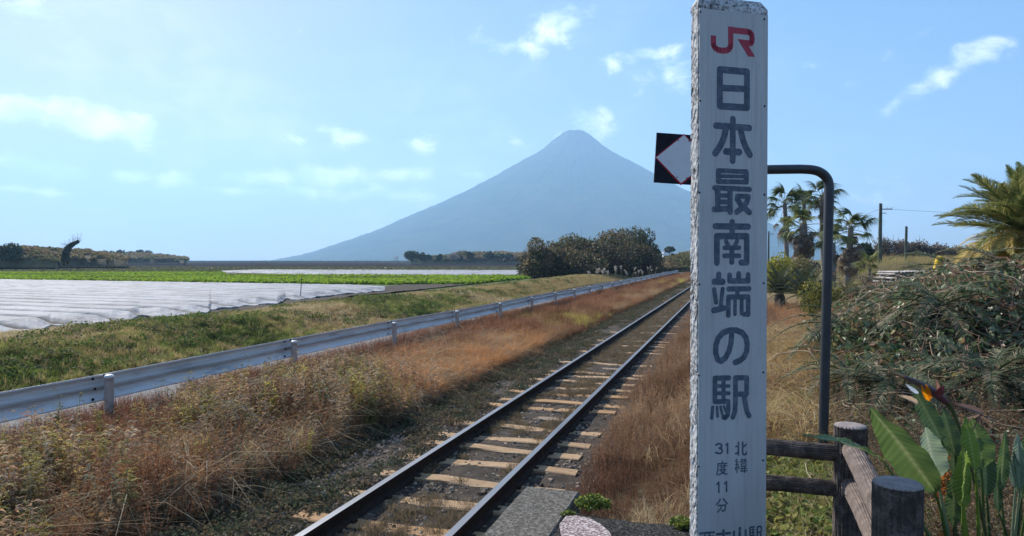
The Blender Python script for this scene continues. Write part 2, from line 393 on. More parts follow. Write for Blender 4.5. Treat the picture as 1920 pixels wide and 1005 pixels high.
# ------------------------------------------------------------------ mountain + haze
def build_mountain():
    prof = np.array([(0, 243), (14, 243), (22, 240), (40, 226), (58, 210), (75, 198), (110, 178), (150, 155), (205, 124), (285, 88), (365, 52), (435, 26), (490, 9), (530, 0), (640, -6)], float)
    D = 4700.; r = prof[:, 0]/F*D; h = prof[:, 1]/F*D
    c = at(1077, 488, D); nr, na = 150, 720
    rr = np.linspace(0, r[-1], nr); an = np.linspace(0, 2*np.pi, na)
    A, Rr = np.meshgrid(an, rr, indexing='ij')
    wob = 1+.03*(fbm(np.cos(A)*2+5, np.sin(A)*2+5, 3, 5)-.5)
    Z = np.interp(Rr*wob, r, h)
    gul = fbm(np.cos(A)*9+20, np.sin(A)*9+Rr*.0006, 4, 61)-.5
    Z += gul*18*ss(Rr/500)*(1-ss((Rr-1300)/700))
    X = c.x+Rr*np.cos(A); Y = c.y+Rr*np.sin(A)
    Z += 16*(fbm(X*.008, Y*.008, 4, 31)-.5)*ss(Rr/120)
    Z += 9*(vnoise(X*.06, Y*.06, 77)-.5)
    m = surf('forested_slope', [(.3, (.025, .04, .02)), (.5, (.045, .06, .026)), (.72, (.085, .09, .045))], .006, .95, .8, 6, .03, spec=.0)
    put('mountain', gridmesh('mountain', X, Y, EYE+Z-5, m), kind='structure')
build_mountain()
hm = bpy.data.materials.new('haze'); hm.use_nodes = True; t = hm.node_tree; t.nodes.clear()
o = N(t, 'ShaderNodeOutputMaterial'); v = N(t, 'ShaderNodeVolumePrincipled'); v.inputs['Density'].default_value = HAZE_DENSITY
v.inputs['Color'].default_value = (.42, .69, 1.0, 1); v.inputs['Anisotropy'].default_value = .2; L(t, v.outputs[0], o.inputs['Volume'])
hb = MB(); box(hb, -7500, 7500, -7500, 7500, -45, 925)
hz = put('haze', hb.mesh('haze', hm), kind='stuff')

# ------------------------------------------------------------------ instanced ground vegetation
SRC = bpy.data.collections.new('vegetation_sources')      # not linked to the scene
def src(group, me):
    c = bpy.data.collections.get(group) or bpy.data.collections.new(group)
    o = bpy.data.objects.new(me.name, me); c.objects.link(o); return c
def grass_tuft(n, h, lean, wd, spread, seed, k=4, vcol=((1, 1, 1),), flop=.0):
    rg = np.random.default_rng(seed); mb = MB()
    a = rg.uniform(0, 2*np.pi, n); d = np.stack([np.cos(a), np.sin(a), 0*a], 1)
    b0 = d*rg.uniform(0, spread, (n, 1))*rg.choice([-1, 1], (n, 1)); hh = h*rg.uniform(.5, 1.1, n); ln = lean*rg.uniform(.2, 1.3, n)*hh
    tt = np.linspace(0, 1, k)[None, :, None]
    P = b0[:, None]+d[:, None]*ln[:, None, None]*tt**2+np.array([0, 0, 1.])*(hh[:, None, None]*(tt-flop*tt**3))
    P[:, :, :2] += rg.normal(0, .02*h, (n, k, 2))*tt
    W = wd*np.array([1, .9, .6, .12])[None, :k]*rg.uniform(.6, 1.3, (n, 1))
    side = np.stack([-d[:, 1], d[:, 0], 0*a], 1)
    side = unit(side+rg.normal(0, .5, (n, 3)))
    strips(mb, P, W, side, tints(n, vcol, var=.3, rg=rg)); return mb
def weed(n, h, spread, nl, ls, seed, stemcol=(.5, .35, .25), lcol=((1, 1, 1),), droop=.0, wide=.35, top=.35):
    rg = np.random.default_rng(seed); mb = MB()
    a = rg.uniform(0, 2*np.pi, n); d = np.stack([np.cos(a), np.sin(a), 0*a], 1)
    b0 = d*rg.uniform(0, spread, (n, 1)); hh = h*rg.uniform(.6, 1.1, n); k = 4; tt = np.linspace(0, 1, k)[None, :, None]
    P = b0[:, None]+d[:, None]*(wide*hh[:, None, None])*tt**1.5*rg.uniform(.1, 1, (n, 1, 1))+np.array([0, 0, 1.])*hh[:, None, None]*tt
    strips(mb, P, np.full((n, k), .0025)*np.array([1.3, 1, .8, .4]), unit(np.stack([-d[:, 1], d[:, 0], 0*a], 1)+rg.normal(0, .5, (n, 3))), stemcol)
    # leaves/seed heads along each stem
    q = top+(1-top)*rg.uniform(0, 1, (n, nl)); f = q*(k-1); i = np.clip(f.astype(int), 0, k-2); fr = (f-i)[..., None]
    idx = np.arange(n)[:, None]; C = P[idx, i]*(1-fr)+P[idx, i+1]*fr
    la = rg.uniform(0, 2*np.pi, (n, nl)); ld = np.stack([np.cos(la), np.sin(la), .35-droop+0*la], -1)
    s = ls*rg.uniform(.5, 1.2, (n, nl, 1))*(1.15-q[..., None]*.5)
    A = C; B = C+ld*s*.5+np.array([0, 0, .1])*s; D = C+ld*s+np.array([0, 0, -droop])*s
    PP = np.stack([A, B, D], 2).reshape(-1, 3, 3)
    sd = unit(np.cross(ld.reshape(-1, 3), np.array([0, 0, 1.])+rg.normal(0, .6, (n*nl, 3))))
    strips(mb, PP, np.repeat((s.reshape(-1, 1))*.12, 3, 1)*np.array([.3, 1, .1]), sd, tints(n*nl, lcol, var=.3, rg=rg)); return mb
def cover_tuft(n, r, h, ls, seed, cols=((1, 1, 1),)):
    rg = np.random.default_rng(seed); mb = MB()
    a = rg.uniform(0, 2*np.pi, n); q = np.sqrt(rg.uniform(0, 1, n))*r
    P = np.stack([np.cos(a)*q, np.sin(a)*q, h*rg.uniform(.05, 1, n)*(1-(q/r)**2*.7)], 1)
    leaves(mb, P, ls, tints(n, cols, var=.3, rg=rg), 1.5, .5, rg); return mb
for i in range(4):
    src('dry_grass', grass_tuft(46, .62, .75, .0035, .10, 100+i, flop=.35).mesh('dry_grass_tuft', MT['ileaf']))
    src('straight_grass', grass_tuft(30, .45, .6, .003, .14, 110+i, flop=.3).mesh('grass_tuft', MT['ileaf']))
    src('brown_weed', weed(9, .6, .10, 34, .035, 120+i, (.6, .45, .35), ((1, 1, 1), (.7, .6, .55), (1.2, 1.1, 1))).mesh('brown_weed_plant', MT['ileaf']))
    src('leafy_weed', weed(4, .62, .10, 30, .085, 130+i, (.7, .6, .4), ((1, 1, 1), (1.2, 1.15, 1), (.8, .8, .8)), .25, .2, .2).mesh('leafy_weed_plant', MT['ileaf']))
    src('low_cover', cover_tuft(90, .2, .12, .028, 140+i).mesh('low_plant', MT['ileaf']))
    src('turf', grass_tuft(60, .14, .5, .003, .16, 150+i, 3).mesh('turf_tuft', MT['ileaf']))
    src('crop', cover_tuft(26, .28, .3, .2, 160+i, ((1, 1, 1), (.8, .9, .7), (1.15, 1.1, 1))).mesh('crop_plant', MT['ileaf']))
    src('arch', grass_tuft(26, .8, 1.3, .0045, .06, 170+i, flop=.75).mesh('arching_grass_tuft', MT['ileaf']))
def stone(seed, mat):
    rg = np.random.default_rng(seed)
    V = rdir(14, rg)*rg.uniform(.75, 1, (14, 1))*np.array([1, .8, .6])
    import bmesh
    bm = bmesh.new()
    for v_ in V: bm.verts.new(v_)
    bmesh.ops.convex_hull(bm, input=bm.verts)
    me = bpy.data.meshes.new('ballast_stone'); bm.to_mesh(me); bm.free(); me.materials.append(mat)
    a = me.attributes.new('tint', 'FLOAT_COLOR', 'POINT'); a.data.foreach_set('color', np.ones(len(me.vertices)*4, np.float32)); return me
ms_ = leafmat('stone', True, 0.0, .9, .2)
for i in range(5): src('stones', stone(200+i, ms_))
def scatter(name, group, P, col, scl, tilt=.15, seed=1, label=None):
    """one 'stuff' object: points instanced with the variants of a source collection"""
    rg = np.random.default_rng(seed); n = len(P)
    me = bpy.data.meshes.new(name); me.vertices.add(n); me.vertices.foreach_set('co', np.asarray(P, np.float32).ravel())
    a = me.attributes.new('rot', 'FLOAT_VECTOR', 'POINT')
    r = np.stack([rg.normal(0, tilt, n), rg.normal(0, tilt, n), rg.uniform(0, 6.283, n)], 1).astype(np.float32); a.data.foreach_set('vector', r.ravel())
    a = me.attributes.new('scl', 'FLOAT', 'POINT'); a.data.foreach_set('value', np.asarray(scl*np.ones(n), np.float32))
    a = me.attributes.new('itint', 'FLOAT_COLOR', 'POINT'); c = np.ones((n, 4), np.float32); c[:, :3] = col; a.data.foreach_set('color', c.ravel())
    ob = put(name, me, kind='stuff')
    if label: ob['label'] = label
    gt = bpy.data.node_groups.new(name, 'GeometryNodeTree')
    gt.interface.new_socket('Geometry', in_out='INPUT', socket_type='NodeSocketGeometry'); gt.interface.new_socket('Geometry', in_out='OUTPUT', socket_type='NodeSocketGeometry')
    gi = gt.nodes.new('NodeGroupInput'); go = gt.nodes.new('NodeGroupOutput'); ci = gt.nodes.new('GeometryNodeCollectionInfo')
    ci.inputs['Collection'].default_value = bpy.data.collections[group]; ci.inputs['Separate Children'].default_value = True; ci.inputs['Reset Children'].default_value = True
    ip = gt.nodes.new('GeometryNodeInstanceOnPoints'); ip.inputs['Pick Instance'].default_value = True
    def na(nm, ty):
        x = gt.nodes.new('GeometryNodeInputNamedAttribute'); x.data_type = ty; x.inputs['Name'].default_value = nm; return x.outputs['Attribute']
    gt.links.new(gi.outputs[0], ip.inputs['Points']); gt.links.new(ci.outputs[0], ip.inputs['Instance'])
    e2r = gt.nodes.new('FunctionNodeEulerToRotation'); gt.links.new(na('rot', 'FLOAT_VECTOR'), e2r.inputs[0]); gt.links.new(e2r.outputs[0], ip.inputs['Rotation'])
    gt.links.new(na('scl', 'FLOAT'), ip.inputs['Scale'])
    gt.links.new(ip.outputs[0], go.inputs[0])
    md = ob.modifiers.new('scatter', 'NODES'); md.node_group = gt
    return ob
def pts(n, x0, x1, y0, y1, seed, p=1.6):
    """random points, denser towards the camera (y0)"""
    rg = np.random.default_rng(seed)
    X = rg.uniform(x0, x1, n); Y = y0+(y1-y0)*rg.uniform(0, 1, n)**p
    return X, Y
def place(X, Y, dz=0): return np.stack([X, Y, H(X, Y)+dz], 1)
def blend(cols, f):
    """cols list, f in 0..1 array -> colour"""
    c = np.array(cols, float); f = np.clip(f, 0, .9999)*(len(c)-1); i = f.astype(int); q = (f-i)[:, None]
    return c[i]*(1-q)+c[np.minimum(i+1, len(c)-1)]*q
BROWN = (.36, .22, .12); DBROWN = (.22, .125, .08); ORANGE = (.50, .25, .10); TAN = (.52, .38, .21); STRAW = (.62, .50, .30); YEL = (.50, .42, .10); OLIVE = (.22, .21, .08)
GREEN = (.14, .22, .04); DGREEN = (.05, .075, .03); GREY = (.35, .31, .26); SAGE = (.30, .31, .19); RED = (.42, .15, .08)
def verge_layer():
    # brown seed-head weeds, everywhere between guardrail and ballast
    X, Y = pts(17000, -7.75, -4.55, 1.6, 112, 1, 1.9)
    f = fbm(X*.6, Y*.35, 3, 1); col = blend([(.17, .08, .05), (.34, .18, .10), (.48, .32, .18), (.24, .12, .075), (.40, .22, .12)], (f-.22)*1.9)
    ed = ss((-X-4.45)/.9)
    scl = (.25+1.15*fbm(X*1.3, Y*1.0, 3, 88))*(.45+.55*ed)*np.where(X < -7.0, .75, 1)*np.random.default_rng(5).uniform(.6, 1.1, len(X))
    scl *= np.where(Y > 40, 1.1, 1)
    og = np.exp(-((Y-13)/4.5)**2-((X+6.0)/.9)**2); k = np.random.default_rng(41).uniform(0, 1, len(X)) > og*.75; X, Y, col, scl = X[k], Y[k], col[k], scl[k]
    X2, Y2 = pts(11000, -8.9, -6.5, 3.0, 110, 17, 1.5); f2 = fbm(X2*.9, Y2*.5, 3, 18)
    X = np.concatenate([X, X2]); Y = np.concatenate([Y, Y2]); col = np.concatenate([col, blend([(.16, .075, .05), (.28, .13, .08), (.34, .19, .11)], (f2-.25)*2)]); scl = np.concatenate([scl, (.45+.75*f2)*np.where(X2 < -7.9, .85, 1.0)])
    scatter('brown_weeds', 'brown_weed', place(X, Y), col*np.random.default_rng(3).uniform(.55, 1.5, (len(X), 1)), scl, .18, 3, 'dry brown seed-head weeds between guardrail and track')
    # the orange grass patch and the yellow patches behind it
    X, Y = pts(13000, -7.6, -4.8, 2.2, 110, 2, 1.8)
    mid = np.exp(-((Y-13.5)/6.0)**2-((X+6.0)/1.2)**2); yl = np.exp(-((Y-25)/5)**2)*.9+np.exp(-((Y-70)/15)**2)*.7
    f = fbm(X*.9, Y*.3, 3, 4)
    keep = np.random.default_rng(8).uniform(0, 1, len(X)) < np.clip(mid*1.4+.18+yl*.5*f*1.6+(Y > 30)*.4, 0, 1)
    col = np.where((mid > .25)[:, None], np.array(ORANGE)*(.85+.6*f[:, None]), blend([BROWN, (.42, .24, .12), TAN], f*1.6-.3))
    ym = (yl*f > .28) & (mid < .35); col[ym] = np.array(YEL)*(.7+.5*f[ym][:, None])
    X, Y, col, f = X[keep], Y[keep], col[keep], f[keep]
    scatter('dry_grass', 'dry_grass', place(X, Y), col*np.random.default_rng(2).uniform(.75, 1.25, (len(X), 1)), np.random.default_rng(9).uniform(.6, 1.1, len(X)), .22, 5, 'orange and tan dry grass beside the track')
    # arching pale grass, foreground left
    X, Y = pts(2600, -7.6, -4.9, 2.3, 18, 21, 1.1)
    f = fbm(X*.7, Y*.7, 3, 14); k = f > .43; X, Y, f = X[k], Y[k], f[k]
    scatter('arching_grass', 'arch', place(X, Y), blend([TAN, STRAW, GREY], np.random.default_rng(1).uniform(0, 1, len(X)))*.8, np.random.default_rng(9).uniform(.5, 1.05, len(X)), .25, 6, 'pale arching dead grass in the foreground')
    # leafy upright plants
    X, Y = pts(3000, -7.3, -4.7, 2.0, 11, 31, 1.2)
    f = fbm(X*.8+3, Y*.8, 3, 24); k = (f > .54) | (np.random.default_rng(5).uniform(0, 1, len(X)) < .13); X, Y, f = X[k], Y[k], f[k]; r_ = np.random.default_rng(6).uniform(0, 1, len(X))
    col = blend([SAGE, (.40, .26, .15), (.24, .22, .09), YEL, (.40, .22, .12), (.50, .42, .30), (.28, .14, .09), (.50, .33, .19)], r_)*np.random.default_rng(66).uniform(.6, 1.3, (len(X), 1))
    scatter('leafy_weeds', 'leafy_weed', place(X, Y), col, np.random.default_rng(7).uniform(.55, 1.35, len(X)), .12, 7, 'yellowing leafy goldenrod stems among the weeds')
    # dark green ground cover next to the ballast
    X, Y = pts(5200, -5.2, -3.62, 2.4, 70, 41, 1.8)
    f = fbm(X*1.2, Y*.8, 3, 44); k = f > .36; X, Y, f = X[k], Y[k], f[k]
    scatter('low_ground_cover', 'low_cover', place(X, Y, .0), blend([(.07, .09, .05), (.09, .10, .06), (.13, .10, .06), (.16, .12, .08)], np.random.default_rng(4).uniform(0, 1, len(X))), np.random.default_rng(7).uniform(.5, 1.1, len(X)), .3, 8, 'dark low ground cover at the edge of the ballast')
    # sparse low tufts between the rails
    X, Y = pts(9000, -3.2, -2.2, 3, 110, 51, 1.5)
    f = fbm(X*1.5, Y*1.2, 3, 54); k = (f > .53) | (Y > 16); X, Y = X[k], Y[k]
    scatter('track_weeds', 'turf', place(X, Y, .02), blend([(.16, .12, .08), (.24, .18, .11), (.13, .11, .06)], np.random.default_rng(4).uniform(0, 1, len(X))), np.random.default_rng(7).uniform(.3, .75, len(X)), .3, 9, 'withered tufts between the rails')
    # right of the track
    X, Y = pts(15000, -1.98, 1.1, 4.6, 90, 61, 1.8)
    sc = np.random.default_rng(7).uniform(.45, .95, len(X))*ss((X+1.70+.33*ss((Y-9)/4))/.22)*(.42+.6*ss((X+1.7)/.5))*(.35+1.1*fbm(X*1.4, Y*1.1, 3, 67)); sc *= np.where(Y < 6.0, .45, np.where(Y < 7.5, .75, 1))
    f = fbm(X*.8, Y*.5, 3, 66)
    scatter('brown_weeds', 'brown_weed', place(X, Y), blend([DBROWN, (.36, .24, .15), (.50, .37, .23)], (f-.25)*2)*np.random.default_rng(3).uniform(.6, 1.4, (len(X), 1)), sc, .15, 10, 'dry brown weeds right of the track')
    X, Y = pts(6500, -1.1, 3.4, 4.0, 60, 71, 1.6)
    f = fbm(X*.7, Y*.5, 3, 76); near = Y < 6.3
    orange = np.exp(-((Y-20)/6.5)**2-((X-1.7)/1.6)**2)
    col = blend([TAN, STRAW, (.42, .27, .14)], np.random.default_rng(14).uniform(0, 1, len(X)))
    col = np.where((orange > .3)[:, None], blend([(.50, .24, .12), (.52, .33, .17), (.40, .20, .11)], np.random.default_rng(77).uniform(0, 1, len(X))), col)
    k = ((f > .42) | near | (orange > .3) | (X > .4)) & ((X > -.1) | (np.random.default_rng(51).uniform(0, 1, len(X)) < .35) | near) & ~((X > 1.2) & (Y < 13.5)); X, Y, col, near = X[k], Y[k], col[k], near[k]
    scatter('dry_grass', 'straight_grass', place(X, Y), col*np.random.default_rng(15).uniform(.7, 1.2, (len(X), 1)), np.random.default_rng(7).uniform(.6, 1.3, len(X))*np.where(near, .6, 1.0), .3, 11, 'tan and reddish dry grass right of the track')
    X, Y = pts(3600, .2, 2.6, 6.2, 15, 75, 1.2); k = X < .35+(Y-5)*.30; X, Y = X[k], Y[k]
    scatter('tall_dry_grass', 'dry_grass', place(X, Y), blend([(.62, .46, .24), (.55, .38, .2), (.40, .36, .14), (.50, .28, .14)], np.random.default_rng(14).uniform(0, 1, len(X))), np.random.default_rng(7).uniform(.6, 1.15, len(X)), .2, 17, 'tall golden dry grass between the marker post and the curved pole')
    # green weeds behind the log fence
    X, Y = pts(1500, .1, 2.2, 3.95, 7.0, 81, 1.0)
    k = np.random.default_rng(1).uniform(0, 1, len(X)) < .75; X, Y = X[k], Y[k]
    scatter('green_weeds', 'low_cover', place(X, Y, .05), blend([(.10, .16, .04), (.20, .24, .06), (.3, .28, .08), (.16, .12, .06)], np.random.default_rng(4).uniform(0, 1, len(X))), np.random.default_rng(7).uniform(.7, 1.5, len(X)), .3, 12, 'green and yellow weeds under the log fence')
    X, Y = pts(500, .3, 2.2, 4.2, 7.5, 82, 1.0)
    scatter('green_grass', 'straight_grass', place(X, Y), blend([(.18, .26, .05), (.32, .33, .10), STRAW], np.random.default_rng(4).uniform(0, 1, len(X))), np.random.default_rng(7).uniform(.5, 1.0, len(X)), .25, 13, 'green grass tufts behind the log fence')
    # grass bank behind the road
    X, Y = pts(32000, -18.2, -12.4, 2.0, 95, 91, 1.5)
    f = fbm(X*.35, Y*.3, 4, 96)+.12*np.random.default_rng(3).normal(size=len(X)); hump = np.exp(-((Y-62)/20)**2-((X+14)/4)**2)
    col = blend([(.05, .07, .025), (.17, .22, .045), (.32, .33, .10), (.42, .32, .14), (.40, .27, .14), (.52, .42, .24)], (f-.25)*2.1)*np.random.default_rng(19).uniform(.65, 1.35, (len(X), 1))
    col = np.where((hump > .3)[:, None], blend([(.45, .27, .13), (.36, .32, .13), (.5, .38, .2)], np.random.default_rng(2).uniform(0, 1, len(X))), col)
    scatter('bank_grass', 'turf', place(X, Y), col, np.random.default_rng(7).uniform(.5, 1.2, len(X)), .3, 14, 'patchy green and straw coloured grass on the bank')
    X, Y = pts(1500, -17.8, -12.8, 6.0, 60, 92, 1.3)
    f = fbm(X*.6, Y*.6, 3, 98); k = f > .52; X, Y = X[k], Y[k]
    scatter('bank_weeds', 'low_cover', place(X, Y), blend([(.06, .10, .025), (.12, .17, .04), (.2, .16, .08)], np.random.default_rng(4).uniform(0, 1, len(X))), np.random.default_rng(7).uniform(1, 2.3, len(X)), .2, 15, 'dark leafy clumps on the bank')
    # soft grass on the right, farther away
    X, Y = pts(9000, 2.2, 40, 13, 95, 93, 1.3)
    f = fbm(X*.12, Y*.12, 3, 99)
    scatter('field_grass', 'straight_grass', place(X, Y), blend([(.25, .24, .09), (.42, .36, .15), (.4, .27, .13), (.28, .26, .1)], (f-.2)*1.7), np.random.default_rng(7).uniform(.8, 1.9, len(X)), .25, 16, 'yellowish grass among the palms')
verge_layer()
def crops():
    # bright green crop in rows parallel to the white cover
    a = gnd(-350, 527, FIELD); b_ = gnd(1000, 536, FIELD); c = gnd(1000, 513.5, FIELD); d = gnd(-350, 512.5, FIELD)
    rg = np.random.default_rng(3); n = 26000
    u = rg.uniform(0, 1, n); v_ = rg.uniform(0, 1, n); rows = 34; v_ = (np.floor(v_*rows)+.5+rg.normal(0, .13, n))/rows; v_ = np.clip(v_, 0, 1)
    A = np.array(a); B = np.array(b_); C = np.array(c); D = np.array(d)
    P = ((A*(1-u[:, None])+B*u[:, None])*(1-v_[:, None])+(D*(1-u[:, None])+C*u[:, None])*v_[:, None]); P[:, 2] = FIELD+.02
    # leave the covered strips bare
    dx = P[:, 0]*CT+P[:, 1]*ST; dp = -P[:, 0]*ST+P[:, 1]*CT; px = 960+F*dx/dp; py = 488+F*(EYE-FIELD)/dp
    lim = np.interp(px, [0, 640, 722, 860, 1000], [527.5, 538, 543, 536, 522]); top = np.interp(px, [0, 420, 421, 1000], [513, 512.5, 518, 520])
    k = (py < lim) & (py > top); P = P[k]
    f = fbm(P[:, 0]*.08, P[:, 1]*.2, 3, 2)
    scatter('green_crop', 'crop', P, blend([(.20, .30, .03), (.34, .46, .05), (.28, .36, .05), (.16, .2, .04)], (f-.2)*1.5+rg.normal(0, .1, len(P))), rg.uniform(.8, 1.3, len(P)), .2, 31, 'rows of bright green leafy crop')
    n = 7000; u = rg.uniform(0, 1, n); v_ = rg.uniform(0, 1, n)**2
    A, B, C, D = [np.array(gnd(*q, FIELD)) for q in ((-200, 511), (985, 511), (985, 501), (-200, 501))]
    P = ((A*(1-u[:, None])+B*u[:, None])*(1-v_[:, None])+(D*(1-u[:, None])+C*u[:, None])*v_[:, None])
    scatter('stubble', 'crop', P, blend([(.14, .14, .06), (.22, .2, .11), (.1, .12, .05)], rg.uniform(0, 1, n)), rg.uniform(.8, 1.2, n), .2, 32, 'low olive coloured plants on the stubble field')
    n = 2600; px = rg.uniform(330, 1000, n); P = np.array([gnd(x, y, FIELD) for x, y in zip(px, rg.uniform(490.2, 491.2, n))])
    scatter('far_crop_row', 'crop', P, blend([(.05, .075, .035), (.10, .13, .06)], rg.uniform(0, 1, n)), rg.uniform(3.0, 5.5, n), .1, 33, 'dark row of crop along the far end of the fields')
crops()

# ------------------------------------------------------------------ railway track
RZ = .20                              # top of the rails
XL, XR = -3.27-.0, -2.14
def rail_profile():
    return [(-.0325, 0), (-.034, -.012), (-.030, -.036), (-.009, -.048), (-.008, -.118), (-.058, -.132), (-.061, -.146), (.061, -.146), (.058, -.132), (.008, -.118), (.009, -.048), (.030, -.036), (.034, -.012), (.0325, 0)]
m1 = surf('rusty_rail_side', [(.3, (.018, .012, .010)), (.7, (.05, .03, .022))], 12, .85, .4, .003)
m2 = surf('worn_rail_head', [(.3, (.16, .16, .17)), (.7, (.27, .28, .30))], 5, .5, .05, .001, None, (1, .05, 1), metal=.7)
m3 = [surf('weathered_sleeper_wood', [(.3, (.20, .125, .07)), (.5, (.40, .265, .155)), (.7, (.52, .37, .23))], 5, .9, 1.0, .008, 30, (1, 9, 9)),
      surf('grey_sleeper_wood', [(.3, (.12, .09, .065)), (.6, (.28, .21, .15))], 5, .9, .8, .006, 30, (1, 9, 9)),
      surf('rusty_sleeper_wood', [(.3, (.22, .12, .06)), (.6, (.44, .27, .14))], 5, .9, .8, .006, 30, (1, 9, 9))]
bedx = np.linspace(-4.5, -1.15, 40); bedy = axis(-6, 420, .12, .03, 3)
BX, BY = np.meshgrid(bedx, bedy, indexing='ij')
edge = ss((BX+4.5)/.5)*ss((-1.15-BX)/.35)
BZ = -.03+edge*.072+.055*(fbm(BX*5, BY*5, 3, 3)-.5)*edge+.02*edge*ss((BY-14)/12)
put('track_bed', gridmesh('track_bed', BX, BY, BZ, MT['bed']), kind='structure')
tr_ = thing('railway_track', 'single line railway track with dark rails and tan wooden sleepers running towards the mountain', 'railway track', (-2.7, 3, 0))
def rail(x):
    pr = rail_profile(); k = len(pr); ys = np.concatenate([np.arange(-6, 60, 2.), np.arange(60, 420, 20.)])
    V = [(x+p, y, RZ+q) for y in ys for (p, q) in pr]
    Q = []; mi = []
    for i in range(len(ys)-1):
        for j in range(k):
            a_ = i*k+j; b2 = i*k+(j+1) % k; Q.append((a_, a_+k, b2+k, b2)); mi.append(1 if j in (k-1,) else 0)
    return mesh('rail', np.array(V)-np.array(tr_.location), np.array(Q), [m1, m2], mi=mi)
put('rail', rail(XL), tr_); put('rail', rail(XR), tr_)
def sleeper_mesh(seed, mat):
    rg = np.random.default_rng(seed); mb = MB(); n = 12; xs = np.linspace(-1.05, 1.05, n)
    ring = [(-.09, -.14), (-.1, -.01), (-.088, 0), (.088, 0), (.1, -.01), (.09, -.14)]
    V = []
    for i, x in enumerate(xs):
        dip = -.012*math.sin((x+1)*3+seed)
        for (a_, b2) in ring: V.append((x+rg.normal(0, .004), a_+rg.normal(0, .003), b2+dip+rg.normal(0, .0015)))
    k = 6; Q = [(i*k+j, i*k+(j+1) % k, (i+1)*k+(j+1) % k, (i+1)*k+j) for i in range(n-1) for j in range(k)]
    mb.add(V, Q, [(0, 1, 2), (0, 2, 3), (0, 3, 4), (0, 4, 5), ((n-1)*k, (n-1)*k+2, (n-1)*k+1), ((n-1)*k, (n-1)*k+3, (n-1)*k+2), ((n-1)*k, (n-1)*k+4, (n-1)*k+3), ((n-1)*k, (n-1)*k+5, (n-1)*k+4)])
    return mb.mesh('sleeper', mat)
slp = [sleeper_mesh(i, m3[i % 3]) for i in range(6)]
clip = MB(); box(clip, -.022, .022, -.03, .03, 0, .022); clipm = clip.mesh('rail_fastening', m1)
sy = 3.35; k = 0
rs = random.Random(4)
while sy < 190:
    kind = 0 if rs.random() < .66 else (1 if rs.random() < .6 else 2)
    if abs(sy-5.4) < .35: kind = 2
    z = (.060 if kind != 1 else .042)-(.022 if sy > 16 and rs.random() < .6 else 0)
    s_ = put('sleeper', slp[kind+3*(k % 2)], tr_, (-2.705+rs.uniform(-.06, .06)+2.7, sy-3+rs.uniform(-.04, .04), z+rs.uniform(-.006, .004)), rot=(0, 0, rs.uniform(-.02, .02)))
    if sy < 16:
        for x in (XL, XR):
            for q_ in (-.075, .075): put('rail_fastening', clipm, tr_, (x+q_+2.7, sy-3, .058))
    sy += .66 if rs.random() > .12 else .46
    k += 1
X, Y = pts(42000, -4.35, -1.3, 2.4, 40, 5, 1.9)
keep = (np.abs(X+2.7) < 1.6) & (np.random.default_rng(3).uniform(0, 1, len(X)) < np.where(np.abs(X+2.7) > 1.1, 1, .8))
keep &= (np.abs(X-XL) > .06) & (np.abs(X-XR) > .06)
X, Y = X[keep], Y[keep]; rg = np.random.default_rng(2)
scatter('ballast', 'stones', np.stack([X, Y, .028+.0*X+rg.uniform(-.015, .012, len(X))], 1), blend([(.06, .045, .035), (.15, .115, .085), (.32, .26, .2), (.10, .075, .06)], rg.uniform(0, 1, len(X))), rg.uniform(.014, .046, len(X)), 1.0, 41, 'brown ballast stones and clods')

# ------------------------------------------------------------------ platform
PZ = .94
pl = thing('station_platform', 'end of the low station platform with a concrete kerb slab and cracked black asphalt', 'platform', (-.3, 0, 0))
POFF = np.array(pl.location)
KX0, KX1 = -1.255, -.90
mk = surf('stained_concrete', [(.34, (.05, .046, .04)), (.5, (.11, .10, .085)), (.66, (.26, .24, .21))], 60, .95, 1.0, .008, 110)
mw = surf('platform_wall_concrete', [(.3, (.1, .09, .08)), (.7, (.2, .185, .165))], 4, .92, .7, .01, 30)
def slab(x0, x1, y0, y1, z0, z1, seed, nx=12, ny=40, amp=.003, bev=.012):
    """closed block with a worn, slightly uneven top"""
    xs = np.concatenate([[x0, x0+bev], np.linspace(x0+bev, x1-bev, nx)[1:-1], [x1-bev, x1]]); ys = np.concatenate([[y0, y0+bev], np.linspace(y0+bev, y1-bev, ny)[1:-1], [y1-bev, y1]])
    XX, YY = np.meshgrid(xs, ys, indexing='ij'); ZZ = z1+amp*(fbm(XX*14, YY*14, 3, seed)-.5)*2
    ZZ[0] -= bev; ZZ[-1] -= bev; ZZ[:, 0] -= bev; ZZ[:, -1] -= bev
    j = .006*(fbm(XX*25, YY*25, 2, seed+1)-.5); XX[[0, -1]] += j[[0, -1]]; YY[:, [0, -1]] += j[:, [0, -1]]
    mb = MB(); a_, b2 = XX.shape; V = np.stack([XX, YY, ZZ], -1).reshape(-1, 3)
    i = (np.arange(a_-1)[:, None]*b2+np.arange(b2-1)[None]).ravel(); mb.add(V, np.stack([i, i+b2, i+b2+1, i+1], -1))
    rim = [(q, 0) for q in range(a_)]+[(a_-1, q) for q in range(1, b2)]+[(q, b2-1) for q in range(a_-2, -1, -1)]+[(0, q) for q in range(b2-2, 0, -1)]
    top = np.array([V[q*b2+r_] for q, r_ in rim]); bot = top.copy(); bot[:, 2] = z0; n_ = len(rim)
    mb.add(np.concatenate([top, bot]), [(q, q+n_, (q+1) % n_+n_, (q+1) % n_) for q in range(n_)]); return mb
ys_ = [-6, -4.0, -2.0, 0.0, 2.15, 4.2]
for i in range(5):
    put('kerb_slab', slab(KX0, KX1, ys_[i]+.006, ys_[i+1]-.006, PZ-.16, PZ, i*7, 10, 60).mesh('kerb_slab', mk, POFF), pl)
put('platform_wall', slab(KX0+.03, KX1+.02, -6, 4.17, -.1, PZ-.163, 3, 4, 10).mesh('platform_wall', mw, POFF), pl)
